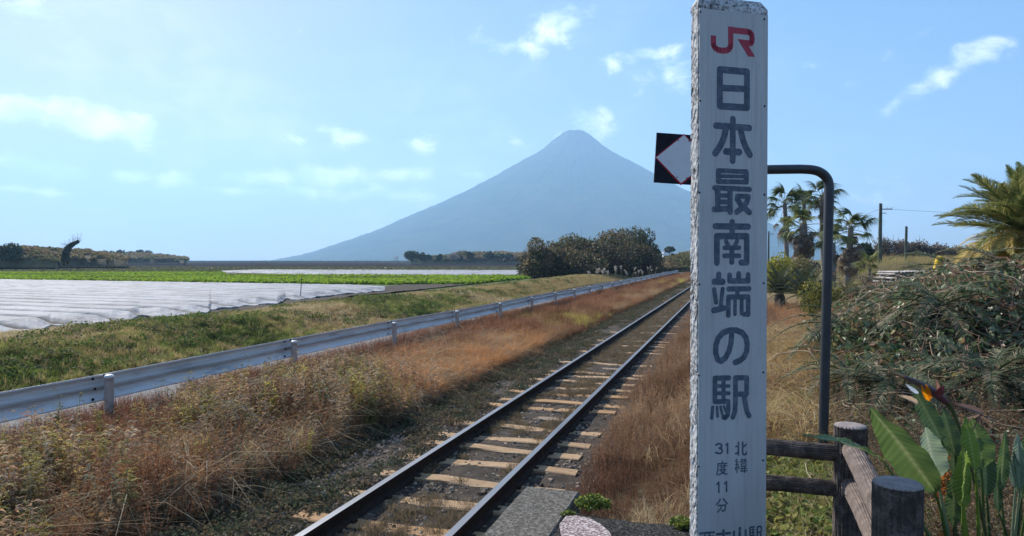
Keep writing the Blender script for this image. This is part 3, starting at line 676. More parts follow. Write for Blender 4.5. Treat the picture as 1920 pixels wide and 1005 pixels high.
# asphalt with an eroded end
nx_, ny_ = 60, 90
xs = np.linspace(KX1+.006, .95, nx_); yend = 3.86+.05*(fbm(xs*6, xs*0, 3, 2)-.5)+.0*xs
yend = np.where(xs > .25, 3.72, yend)
U_ = np.linspace(0, 1, ny_)**.45
XX = np.repeat(xs[:, None], ny_, 1); YY = -6+(yend[:, None]+6)*U_[None]; ZZ = PZ-.004+.012*(fbm(XX*18, YY*18, 3, 5)-.5)-.02*ss((U_[None]-.985)/.015)
def skirt(XX, YY, ZZ, z0):
    mb = MB(); a_, b2 = XX.shape; V = np.stack([XX, YY, ZZ], -1).reshape(-1, 3)
    i = (np.arange(a_-1)[:, None]*b2+np.arange(b2-1)[None]).ravel(); mb.add(V, np.stack([i, i+b2, i+b2+1, i+1], -1))
    rim = [(q, 0) for q in range(a_)]+[(a_-1, q) for q in range(1, b2)]+[(q, b2-1) for q in range(a_-2, -1, -1)]+[(0, q) for q in range(b2-2, 0, -1)]
    top = np.array([V[q*b2+r_] for q, r_ in rim]); bot = top.copy(); bot[:, 2] = z0; n_ = len(rim)
    mb.add(np.concatenate([top, bot]), [(q, q+n_, (q+1) % n_+n_, (q+1) % n_) for q in range(n_)]); return mb
put('asphalt_surface', skirt(XX, YY, ZZ, .1).mesh('asphalt_surface', MT['asphalt'], POFF), pl)
# pinkish washed gravel patch
mp_ = surf('washed_gravel_concrete', [(.36, (.10, .065, .06)), (.5, (.27, .21, .20)), (.62, (.66, .60, .58))], 75, .9, 1.0, .006, 95)
an = np.linspace(0, 1, 26); 
edge_px = [(1058, 1030), (1049, 985), (1062, 968), (1078, 968), (1104, 973), (1124, 983), (1142, 998), (1158, 1030), (1160, 1100), (1040, 1100)]
ep = [gnd(x, y, PZ+.004) for x, y in edge_px]
cx = sum((p.x for p in ep))/len(ep); cy = sum((p.y for p in ep))/len(ep)
mbp = MB(); V = [(cx, cy, PZ+.012)]+[(max(p.x, KX1+.01), p.y, PZ+.010) for p in ep]+[(max(p.x, KX1+.01), p.y, PZ-.03) for p in ep]; n_ = len(ep)
mbp.add(V, [(1+i, 1+(i+1) % n_, 1+n_+(i+1) % n_, 1+n_+i) for i in range(n_)], [(0, 1+i, 1+(i+1) % n_) for i in range(n_)])
put('gravel_patch', mbp.mesh('gravel_patch', mp_, POFF), pl)

# ------------------------------------------------------------------ station marker post with lettering
def build_marker():
    c0 = at(1307.5, 488, 2.60); c1 = at(1439, 488, 2.60*1.0327)
    c0.z = c1.z = 0
    e = (c1-c0).normalized(); nrm = Vector((e.y, -e.x, 0)); wd = (c1-c0).length       # nrm points to the camera
    if nrm.dot(Vector((0, 0, 0))-c0) < 0: nrm = -nrm
    back = -nrm
    th = .055
    root = thing('marker_post', 'tall weathered concrete marker post whose white panel carries big Japanese lettering and a red logo', 'station marker', (c0.x, c0.y, PZ))
    base = Vector(root.location)
    ztop = EYE+(488-(-8))/F*2.62
    # concrete body: rings of an eight sided outline with chamfered top
    rg = np.random.default_rng(1); mb = MB(); nz = 150; zs = np.concatenate([np.linspace(PZ-.3, ztop-.035, nz), [ztop-.018, ztop-.004, ztop]])
    out = []
    def loop(inset, z):
        pts_ = []
        w0, w1, d0, d1 = inset, wd-inset, inset, th-inset
        for (a_, b2, n_) in (((w0, d0), (w1, d0), 14), ((w1, d0), (w1, d1), 5), ((w1, d1), (w0, d1), 14), ((w0, d1), (w0, d0), 5)):
            for q in range(n_): pts_.append((a_[0]+(b2[0]-a_[0])*q/n_, a_[1]+(b2[1]-a_[1])*q/n_))
        return pts_
    V = []
    for z in zs:
        ins = .002
        if z > ztop-.03: ins = .002+(z-(ztop-.035))*.9*.6
        for (s_, d_) in loop(ins, z):
            amp = .0016
            if s_ < .01 or d_ > th-.01: amp = .003
            s2 = s_+rg.normal(0, amp*.35); d2 = d_+(abs(rg.normal(0, amp*.5)) if d_ < .01 else rg.normal(0, amp*.6))
            p = c0+e*s2+back*d2; V.append((p.x, p.y, z+rg.normal(0, .0005)))
    k = 38; n = len(zs); Q = [(i*k+j, i*k+(j+1) % k, (i+1)*k+(j+1) % k, (i+1)*k+j) for i in range(n-1) for j in range(k)]
    V.append(tuple(c0+e*(wd/2)+back*(th/2)+Vector((0, 0, ztop+.002)))); tp = len(V)-1
    mb.add(V, Q, [((n-1)*k+j, (n-1)*k+(j+1) % k, tp) for j in range(k)])
    m, t, b, o = nodes('lichened_white_concrete')
    f1 = noise(t, 70, 10, .75); f2 = noise(t, 240, 6, .7); f3 = noise(t, 9, 4)
    s1 = M(t, 'ADD', M(t, 'MULTIPLY', f1, .6), M(t, 'ADD', M(t, 'MULTIPLY', f2, .25), M(t, 'MULTIPLY', f3, .15)))
    L(t, ramp(t, s1, [(.39, (.02, .02, .022)), (.45, (.12, .115, .11)), (.51, (.48, .47, .46)), (.60, (.70, .69, .67))]), b.inputs['Base Color']); b.inputs['Roughness'].default_value = .92
    bump(t, b, s1, .8, .004)
    put('concrete_body', mb.mesh('concrete_body', m, base), root)
    # panel
    m, t, b, o = nodes('faded_white_panel')
    f = noise(t, 3.5, 8, .7, stretch(t, (1, 1, .35))); pc = ramp(t, f, [(.3, (.43, .42, .40)), (.5, (.50, .49, .47)), (.7, (.56, .55, .525))])
    stk = ramp(t, noise(t, 16, 6, .7, stretch(t, (4, 4, .16))), [(.50, (0, 0, 0)), (.72, (.55, .55, .55))]); spt = ramp(t, noise(t, 26, 5, .75), [(.63, (0, 0, 0)), (.75, (.5, .5, .5))])
    pc = mixc(t, stk, pc, (.30, .29, .27)); pc = mixc(t, spt, pc, (.24, .22, .19)); L(t, pc, b.inputs['Base Color']); b.inputs['Roughness'].default_value = .55
    bump(t, b, noise(t, 60, 4), .08, .001)
    pth = .004
    pz0, pz1 = PZ+.03, EYE+(488-16.7)/F*2.60
    mbq = MB()
    def pp(s_, z, d_): q = c0+e*s_+nrm*d_; return (q.x, q.y, z)
    s0, s1_ = .004, wd-.004
    Vp = [pp(s0, pz0, 0), pp(s1_, pz0, 0), pp(s1_, pz1, 0), pp(s0, pz1, 0), pp(s0+.001, pz0+.001, pth), pp(s1_-.001, pz0+.001, pth), pp(s1_-.001, pz1-.001, pth), pp(s0+.001, pz1-.001, pth)]
    mbq.add(Vp, [(0, 3, 2, 1), (4, 5, 6, 7), (0, 1, 5, 4), (1, 2, 6, 5), (2, 3, 7, 6), (3, 0, 4, 7)])
    panel = put('panel', mbq.mesh('panel', m, base), root)
    # pixel -> point on the panel front
    C = Vector((0, 0, EYE)); P0 = c0+nrm*pth
    def hit(px, py):
        r = ray(px, py); tt = (P0-C).dot(nrm)/r.dot(nrm); q = C+r*tt; return ((q-c0).dot(e), q.z)
    def glyph(name, strokes, tr_, mat, label=None, k0=0):
        mbg = MB(); lay = 0
        ox, oy, sc = tr_ if len(tr_) == 3 else (0, 0, 1)
        for st in strokes:
            w_, flat, P = st[0], st[1], st[2:]
            lay += 1; d_ = pth+.0003+lay*.00007
            Pm = [hit(ox+x/sc, oy+y/sc) for x, y in P]
            hw = w_/2/sc/F*2.64
            if flat == 'poly':
                mbg.add([pp(s_, z, d_) for s_, z in Pm], None, [(0, i, i+1) for i in range(1, len(Pm)-1)]) ; continue
            # thick polyline, round joins; caps round unless flat
            A = np.array(Pm); n = len(A); Lp = []; Rp = []
            T = [A[i+1]-A[i] for i in range(n-1)]; T = [q/np.linalg.norm(q) for q in T]
            closed = flat == 'closed'
            segs = [(A[i], A[i+1]) for i in range(n-1)]+([(A[-1], A[0])] if closed else [])
            vs = []; qs = []; ts = []
            sub = 0
            for (a_, b2) in segs:
                tq = (b2-a_)/np.linalg.norm(b2-a_); nn = np.array([-tq[1], tq[0]])*hw; q0 = len(vs)
                dz = d_+(sub % 4)*.000015; sub += 1
                for q in (a_-nn, b2-nn, b2+nn, a_+nn): vs.append(pp(q[0], q[1], dz))
                qs.append((q0, q0+1, q0+2, q0+3))
            for i, a_ in enumerate(A):
                if flat == 'flat' and i in (0, n-1): continue
                dz = d_+.00006; q0 = len(vs); vs.append(pp(a_[0], a_[1], dz)); K = 20
                for j in range(K): vs.append(pp(a_[0]+hw*math.cos(j*2*math.pi/K), a_[1]+hw*math.sin(j*2*math.pi/K), dz))
                ts += [(q0, q0+1+j, q0+1+(j+1) % K) for j in range(K)]
            mbg.add(vs, qs, ts)
        ch = put(name, mbg.mesh(name, mat, base), panel)
        if label: ch['label'] = label
    mi_, t, b, o = nodes('faded_blue_black_ink')
    f = noise(t, 42, 5, .7); L(t, ramp(t, f, [(.3, (.045, .06, .082)), (.5, (.075, .10, .135)), (.72, (.16, .19, .23))]), b.inputs['Base Color']); b.inputs['Roughness'].default_value = .6
    mr_, t, b, o = nodes('faded_red_ink')
    f = noise(t, 30, 5, .7, stretch(t, (3, 3, .8))); L(t, ramp(t, f, [(.3, (.33, .015, .035)), (.7, (.48, .05, .085))]), b.inputs['Base Color']); b.inputs['Roughness'].default_value = .6
    R_ = 'round'; Cc = 'closed'; Fl = 'flat'
    Z1 = (1280, 0, 8.378); Z2 = (1280, 110, 4.783); Z3 = (1280, 310, 5.028); Z4 = (1280, 500, 5.028); Z5 = (1280, 690, 7.178); Z6 = (1280, 815, 5.289)
    glyph('logo', [(94, Fl, (482, 557), (482, 690), (492, 728), (520, 762), (565, 785), (625, 797), (690, 792), (730, 770), (750, 735), (755, 690), (755, 418)),
                   (98, Fl, (712, 466), (1020, 500), (1058, 512), (1082, 545), (1090, 600), (1086, 648), (1070, 678), (1042, 684)),
                   (1, 'poly', (860, 612), (1046, 633), (1046, 737), (1138, 893), (1028, 890))], Z1, mr_, 'red logo of the letters J and R')
    glyph('character', [(62, Cc, (333, 97), (576, 118), (576, 440), (333, 425)), (58, R_, (333, 262), (576, 272))], Z2, mi_)
    glyph('character', [(60, R_, (299, 600), (596, 622)), (60, R_, (450, 543), (448, 915)), (62, R_, (385, 640), (367, 718), (332, 790), (292, 848)), (62, R_, (520, 640), (540, 730), (568, 800), (602, 862)), (62, R_, (388, 833), (507, 838))], Z2, mi_)
    glyph('character', [(46, R_, (334, 49), (602, 61)), (58, R_, (337, 56), (337, 148)), (58, R_, (598, 64), (598, 152)), (36, R_, (340, 101), (596, 107)), (46, R_, (334, 153), (602, 158)),
                        (50, R_, (300, 212), (630, 227)), (60, R_, (330, 215), (330, 415)), (58, R_, (445, 222), (447, 440)), (42, R_, (340, 284), (440, 286)), (46, R_, (340, 344), (440, 346)), (54, R_, (296, 415), (430, 408)),
                        (48, R_, (513, 290), (620, 293)), (56, R_, (617, 300), (602, 350), (560, 400), (508, 440)), (56, R_, (513, 318), (545, 368), (590, 410), (628, 443))], Z3, mi_)
    glyph('character', [(60, R_, (308, 574), (618, 578)), (60, R_, (466, 536), (466, 650)), (62, R_, (322, 918), (322, 667), (603, 668), (603, 915)), (58, R_, (603, 917), (550, 916)),
                        (44, R_, (408, 715), (440, 775)), (44, R_, (512, 715), (485, 775)), (44, R_, (394, 777), (532, 777)), (46, R_, (392, 853), (532, 853)), (54, R_, (463, 785), (462, 912))], Z3, mi_)
    glyph('character', [(56, R_, (340, 73), (340, 140)), (62, R_, (299, 142), (376, 142)), (46, R_, (297, 215), (313, 335)), (44, R_, (376, 210), (358, 370)), (58, R_, (293, 412), (385, 390)),
                        (52, R_, (442, 80), (442, 134), (616, 134), (616, 77)), (54, R_, (527, 67), (527, 130)), (50, R_, (433, 210), (625, 208)), (48, R_, (516, 215), (513, 275)),
                        (50, R_, (429, 457), (430, 286), (616, 284), (616, 448)), (38, R_, (492, 290), (492, 448)), (42, R_, (555, 300), (555, 440)), (48, R_, (616, 450), (578, 447))], Z4, mi_)
    glyph('character', [(58, R_, (462, 640), (455, 720), (435, 800), (402, 860), (362, 890), (328, 872), (311, 810), (313, 740), (335, 672), (380, 622), (440, 600), (500, 598), (560, 622), (595, 668), (608, 730), (603, 800), (580, 850), (540, 885), (495, 903))], Z4, mi_)
    eki = [(72, R_, (433, 140), (433, 450)), (72, R_, (433, 137), (622, 133)), (50, R_, (450, 243), (622, 243)), (56, R_, (450, 340), (620, 340)), (70, R_, (433, 453), (600, 449)), (66, R_, (548, 140), (548, 440)),
           (68, R_, (610, 450), (612, 560), (602, 635), (572, 670), (548, 660)), (50, R_, (403, 528), (390, 670)), (42, R_, (460, 525), (468, 650)), (40, R_, (508, 520), (530, 620)), (36, R_, (552, 515), (575, 575)),
           (72, R_, (708, 135), (708, 450), (700, 580), (675, 660)), (72, R_, (708, 131), (860, 131)), (72, R_, (860, 131), (860, 345)), (72, R_, (720, 350), (855, 350)), (72, R_, (830, 390), (845, 500), (865, 590), (893, 642))]
    glyph('character', eki, Z5, mi_)
    glyph('character', [(19, R_, (330, 103), (345, 91), (370, 90), (387, 103), (385, 122), (362, 133), (388, 145), (394, 165), (380, 183), (352, 186), (328, 177)), (19, R_, (430, 102), (445, 86), (445, 182))], Z6, mi_)
    glyph('character', [(20, R_, (552, 76), (552, 200)), (19, R_, (527, 116), (550, 115)), (19, R_, (525, 188), (552, 174)), (20, R_, (594, 76), (594, 184), (604, 198), (626, 195), (630, 176)), (18, R_, (600, 124), (628, 96))], Z6, mi_)
    glyph('character', [(13, R_, (535, 243), (525, 262), (545, 270), (526, 294)), (12, R_, (526, 297), (552, 293)), (13, R_, (538, 300), (538, 376)), (12, R_, (525, 322), (522, 345)), (12, R_, (552, 315), (558, 335)),
                        (12, R_, (575, 251), (628, 249)), (11, R_, (590, 238), (588, 268)), (12, R_, (618, 236), (616, 268)), (12, R_, (572, 270), (635, 268)), (12, R_, (582, 289), (625, 288), (625, 313), (582, 314), (582, 289)), (12, R_, (574, 334), (634, 332)), (12, R_, (588, 336), (586, 360)), (12, R_, (572, 360), (637, 357)), (13, R_, (614, 315), (613, 374))], Z6, mi_)
    glyph('character', [(15, R_, (392, 264), (392, 280)), (15, R_, (350, 288), (438, 284)), (15, R_, (350, 288), (348, 345), (338, 398)), (13, R_, (366, 311), (436, 308)), (13, R_, (382, 297), (382, 330)), (13, R_, (414, 296), (414, 328)), (12, R_, (382, 330), (414, 328)), (14, R_, (364, 348), (422, 345)), (15, R_, (422, 347), (402, 375), (356, 397)), (15, R_, (376, 354), (402, 380), (438, 392))], Z6, mi_)
    glyph('character', [(18, R_, (339, 490), (358, 470), (358, 572))], Z6, mi_); glyph('character', [(18, R_, (416, 485), (435, 465), (435, 563))], Z6, mi_)
    glyph('character', [(17, R_, (371, 642), (356, 670), (336, 690)), (17, R_, (404, 637), (420, 660), (440, 683)), (16, R_, (352, 702), (424, 698)), (17, R_, (424, 698), (421, 738), (410, 755), (390, 753)), (17, R_, (384, 704), (375, 735), (346, 766))], Z6, mi_)
    glyph('character', [(24, Fl, (165, 981), (320, 966)), (22, Fl, (182, 1120), (180, 1018), (305, 1007), (307, 1110)), (20, Fl, (220, 975), (218, 1035), (200, 1065)), (20, Fl, (264, 972), (264, 1050), (290, 1048)), (22, Fl, (176, 1112), (312, 1100))], Z6, mi_)
    glyph('character', [(30, Fl, (405, 938), (403, 1010)), (26, Fl, (330, 988), (480, 974)), (28, Fl, (403, 1000), (385, 1050), (340, 1090)), (28, Fl, (405, 1000), (430, 1045), (475, 1075))], Z6, mi_)
    glyph('character', [(30, Fl, (566, 915), (566, 1050)), (26, Fl, (508, 952), (508, 1065)), (26, Fl, (624, 938), (624, 1056)), (26, Fl, (496, 1056), (636, 1043))], Z6, mi_)
    ek2 = [(w_*.25, Fl)+tuple((655+(x-390)*.262, 912+(y-110)*.262-(x-390)*.02) for x, y in P) for (w_, _, *P) in eki]
    glyph('character', ek2, Z6, mi_)
    # screws
    ms = surf('dark_screw', [(.3, (.02, .02, .025)), (.7, (.06, .06, .07))], 30, .5, 0, 0)
    for (x, y) in ((1313, 22), (1433, 36), (1312.5, 189), (1433.5, 199), (1311.5, 361), (1433, 365), (1311, 533), (1432, 531), (1310, 704), (1431, 698), (1310, 875), (1430.5, 863)):
        s_, z = hit(x, y); mbs = MB(); c = Vector(pp(s_, z, pth)); K = 12
        V = []
        for (r_, d_) in ((.0042, 0), (.0040, .0015), (.0022, .0026)):
            for j in range(K):
                q = c+e*(r_*math.cos(j*2*math.pi/K))+Vector((0, 0, r_*math.sin(j*2*math.pi/K)))+nrm*d_; V.append(tuple(q))
        V.append(tuple(c+nrm*.0027))
        mbs.add(V, [(i*K+j, i*K+(j+1) % K, (i+1)*K+(j+1) % K, (i+1)*K+j) for i in range(2) for j in range(K)], [(2*K+j, 2*K+(j+1) % K, 3*K) for j in range(K)])
        put('screw', mbs.mesh('screw', ms, base), panel)
build_marker()

# ------------------------------------------------------------------ curved pole with railway sign
def build_sign():
    D = 5.5
    b_ = at(1541, 895, D); z0 = float(H(b_.x, b_.y))-.15
    root = thing('railway_sign', 'curved dark steel pole holding a square black plate with a white diamond edged in red', 'railway sign', (b_.x, b_.y, 0))
    off = np.array(root.location)
    Pt = []
    top = at(1555, 352, D); 
    Pt += [(b_.x, b_.y, z0)]
    lean = Vector((top.x-b_.x, top.y-b_.y, 0))
    zc = top.z
    for q in (.25, .5, .75, 1.0): Pt.append((b_.x+lean.x*q, b_.y+lean.y*q, z0+(zc-z0)*q))
    # bend towards the left, in the plane facing the camera
    corner = [(1553, 338), (1546, 328), (1535, 321), (1522, 318), (1500, 317), (1440, 318), (1380, 318.5), (1310, 319)]
    for (x, y) in corner:
        p = at(x, y, D); Pt.append(tuple(p))
    P = np.array(Pt)
    # smooth resample
    from mathutils import geometry
    d = np.concatenate([[0], np.cumsum(np.linalg.norm(np.diff(P, axis=0), axis=1))]); s = np.concatenate([np.linspace(0, d[4]-.02, 14), np.linspace(d[4], d[9], 22), np.linspace(d[9]+.02, d[-1], 14)])
    Q = np.stack([np.interp(s, d, P[:, i]) for i in range(3)], 1)
    for _ in range(3): Q[1:-1] = (Q[:-2]+2*Q[1:-1]+Q[2:])/4
    mb = MB(); tubes(mb, Q[None], np.full((1, len(Q)), .0375), 20)
    mp = surf('dark_painted_steel', [(.3, (.018, .02, .024)), (.7, (.035, .038, .042))], 8, .42, .15, .002, 40, spec=.5)
    put('pole', mb.mesh('pole', mp, off, True), root)
    # the plate
    tl = at(1231.5, 248.5, D-.06); bl = at(1226, 342, D-.06)
    ht = (tl-bl).length; ex = (at(1330, 295, D-.03)-at(1229, 295, D-.06)); ex.z = 0; wp = ex.length*1.0; ex.normalize(); ey = (tl-bl).normalized(); ex = (ex-ey*ex.dot(ey)).normalized(); nn = ex.cross(ey); 
    if nn.dot(Vector((0, 0, EYE))-tl) < 0: nn = -nn
    def q(u, v_, d_): p = bl+ex*(u*wp)+ey*(v_*ht)+nn*d_; return tuple(p)
    def plate(name, poly, d0, d1, mat, parent):
        mbx = MB(); n_ = len(poly); V = [q(u, v_, d0) for u, v_ in poly]+[q(u, v_, d1) for u, v_ in poly]
        mbx.add(V, [(i, (i+1) % n_, n_+(i+1) % n_, n_+i) for i in range(n_)], [(n_, n_+i, n_+i+1) for i in range(1, n_-1)]+[(0, i+1, i) for i in range(1, n_-1)])
        return put(name, mbx.mesh(name, mat, off), parent)
    mk_ = surf('black_plate', [(.3, (.008, .009, .014)), (.7, (.018, .02, .028))], 10, .5, 0, 0)
    mr = surf('red_plate_border', [(.3, (.38, .012, .03)), (.7, (.5, .03, .045))], 10, .5, 0, 0)
    mw = surf('pale_diamond', [(.3, (.60, .61, .62)), (.7, (.7, .7, .7))], 6, .5, 0, 0)
    pl_ = plate('plate', [(0, 0), (1, 0), (1, 1), (0, 1)], -.012, 0, mk_, root)
    plate('red_border', [(-.012, .5), (.5, -.025), (1.012, .5), (.5, 1.012)], .001, .004, mr, pl_)
    plate('white_diamond', [(.012, .5), (.5, .018), (.988, .5), (.5, .985)], .0045, .007, mw, pl_)
    for (u, v_) in ((.40, .87), (.42, .13), (.6, .87), (.6, .13)):
        mbx = MB(); n_ = 8; V = [q(u+.012*math.cos(i*.785), v_+.012*math.sin(i*.785), .009) for i in range(n_)]+[q(u+.014*math.cos(i*.785), v_+.014*math.sin(i*.785), .0065) for i in range(n_)]
        mbx.add(V, [(i, (i+1) % n_, n_+(i+1) % n_, n_+i) for i in range(n_)], [(0, i, i+1) for i in range(1, n_-1)])
        put('rivet', mbx.mesh('rivet', mp, off), pl_)
    # brackets that clamp the plate to the pipe
    for u in (.3, .7):
        mbx = MB(); V = [q(u+a_, v_, d_) for a_ in (-.03, .03) for v_ in (.1, .9) for d_ in (-.016, -.03)]
        mbx.add(V, [(0, 1, 3, 2), (4, 6, 7, 5), (0, 4, 5, 1), (2, 3, 7, 6), (0, 2, 6, 4), (1, 5, 7, 3)])
        put('bracket', mbx.mesh('bracket', mp, off), root)
build_sign()

# ------------------------------------------------------------------ log fence
def log(p0, p1, r, seed, nl=None, capped=(True, True), amp=.006, tilt=0):
    """imitation log: bark ridges along the length, slightly wavy, with cut ends"""
    p0 = Vector(p0); p1 = Vector(p1); ax = (p1-p0); Ln = ax.length; ax.normalize()
    a = ax.orthogonal().normalized(); b_ = ax.cross(a); K = 168; nl = nl or max(14, int(Ln/.02))
    A = np.linspace(0, 2*np.pi, K, endpoint=False); T = np.linspace(0, Ln, nl)
    TT, AA = np.meshgrid(T, A, indexing='ij')
    u = AA*r/.022; wig = .6*(fbm(TT*7, AA*2, 2, seed)-.5)
    cx_ = np.cos(AA); sx_ = np.sin(AA)
    n1 = fbm(cx_*11+wig*2+seed, sx_*11+TT*3.2, 3, seed); wv_ = 9*(fbm(cx_*2.5+seed, sx_*2.5+TT*4, 3, seed+2)-.5); ridg = np.cos(AA*25+wv_)*.8*(.4+1.2*n1)+(1-np.abs(n1-.5)*4)*.3
    rr = r*(1+.02*(fbm(TT*3, AA*.5, 2, seed+4)-.5))+amp*.75*(np.clip(ridg, -1, 1)*-.5)+.003*(fbm(cx_*25, sx_*25+TT*30, 2, seed+8)-.5)
    bow = .006*np.sin(TT/Ln*math.pi+seed)
    V = np.array(p0)[None, None]+TT[..., None]*np.array(ax)+(rr*cx_+bow)[..., None]*np.array(a)+(rr*sx_)[..., None]*np.array(b_)
    ends = []
    mb = MB(); i = (np.arange(nl-1)[:, None]*K+np.arange(K)[None]); j = (np.arange(nl-1)[:, None]*K+(np.arange(K)[None]+1) % K)
    mb.add(V.reshape(-1, 3), np.stack([i, j, j+K, i+K], -1).reshape(-1, 4))
    for e_, row, sgn in ((0, 0, -1), (1, nl-1, 1)):
        c = V[row]; ctr = c.mean(0); n1_ = ctr+(c-ctr)*.93+sgn*np.array(ax)*.006; n2 = ctr+(c-ctr)*.5+sgn*np.array(ax)*.008
        VV = np.concatenate([c, n1_, n2, [ctr+sgn*np.array(ax)*.008]])
        kk = np.arange(K); k2 = (kk+1) % K
        em = MB(); ends.append(em); em.add(VV, np.concatenate([np.stack([kk, k2, K+k2, K+kk], 1), np.stack([K+kk, K+k2, 2*K+k2, 2*K+kk], 1)]), np.stack([2*K+kk, 2*K+k2, np.full(K, 3*K)], 1))
    return mb, ends
def barkmat(name, c1, c2, c3):
    m, t, b, o = nodes(name); f = noise(t, 18, 8, .7); f2 = noise(t, 150, 5, .7)
    s = M(t, 'ADD', M(t, 'MULTIPLY', f, .7), M(t, 'MULTIPLY', f2, .3))
    L(t, ramp(t, s, [(.35, c1), (.5, c2), (.66, c3)]), b.inputs['Base Color']); b.inputs['Roughness'].default_value = .85
    bump(t, b, s, .7, .006); return m
MLOG = barkmat('imitation_bark', (.014, .010, .008), (.055, .04, .032), (.19, .145, .12))
MEND = barkmat('log_cut_face', (.14, .11, .10), (.22, .18, .165), (.3, .25, .23))
MLOG2 = barkmat('sunlit_imitation_bark', (.045, .032, .026), (.11, .08, .066), (.2, .15, .125))  # lighter copy of the bark: sunlight on these rails painted into the colour
def build_fence():
    def dep(px, d): p = at(px, 488, d); return Vector((p.x, p.y, 0))
    a1 = dep(1595, 3.18); a2 = dep(1685, 2.25); a0 = Vector((-.09, 3.52, 0))
    root = thing('log_fence', 'low dark brown log-style fence turning a corner behind the marker post', 'fence', (a1.x, a1.y, PZ))
    off = np.array(root.location)
    ztop1 = EYE-(800-488)/F*3.18; ztop2 = EYE-(909-488)/F*2.25
    n = [0]
    def add(nm, p0, p1, r, mat, amp=.006):
        n[0] += 1; mb, en = log(p0, p1, r, n[0]*5, amp=amp)
        o_ = put(nm, mb.mesh(nm, mat, off, True), root); [put('cut_end', e2.mesh('cut_end', MEND, off, True), o_) for e2 in en[(1 if nm == 'post' else 0):]]
    add('post', (a1.x, a1.y, PZ-.25), (a1.x, a1.y, ztop1), .070, MLOG, .009)
    add('post', (a2.x, a2.y, PZ-.25), (a2.x, a2.y, ztop2), .074, MLOG, .009)
    add('post', (a0.x, a0.y, PZ-.25), (a0.x, a0.y, ztop1+.01), .07, MLOG, .009)
    def zat(py, d): return EYE-(py-488)/F*d
    d1 = 3.2
    for (yl, yr) in ((835, 848), (902, 918)):
        add('rail', (a0.x, a0.y, zat(yl, 3.36)), (a1.x-.02, a1.y, zat(yr, d1)), .038 if yl < 850 else .036, MLOG)
    # between corner post and near post
    add('rail', (a1.x, a1.y-.03, zat(845, 3.15)), (a2.x, a2.y+.03, zat(990, 2.28)+.0), .044, MLOG2)
    add('rail', (a1.x, a1.y-.03, zat(912, 3.15)), (a2.x, a2.y+.03, zat(1085, 2.28)), .044, MLOG2)
    # next bay towards the camera
    a3 = Vector((a2.x+.02, a2.y-1.0, 0))
    add('post', (a3.x, a3.y, PZ-.25), (a3.x, a3.y, ztop2-.02), .074, MLOG, .009)
    add('rail', (a2.x, a2.y, zat(990, 2.28)-.02), (a3.x, a3.y, zat(990, 2.28)-.04), .044, MLOG2)
    add('rail', (a2.x, a2.y, zat(1085, 2.28)-.02), (a3.x, a3.y, zat(1085, 2.28)-.04), .044, MLOG2)
build_fence()

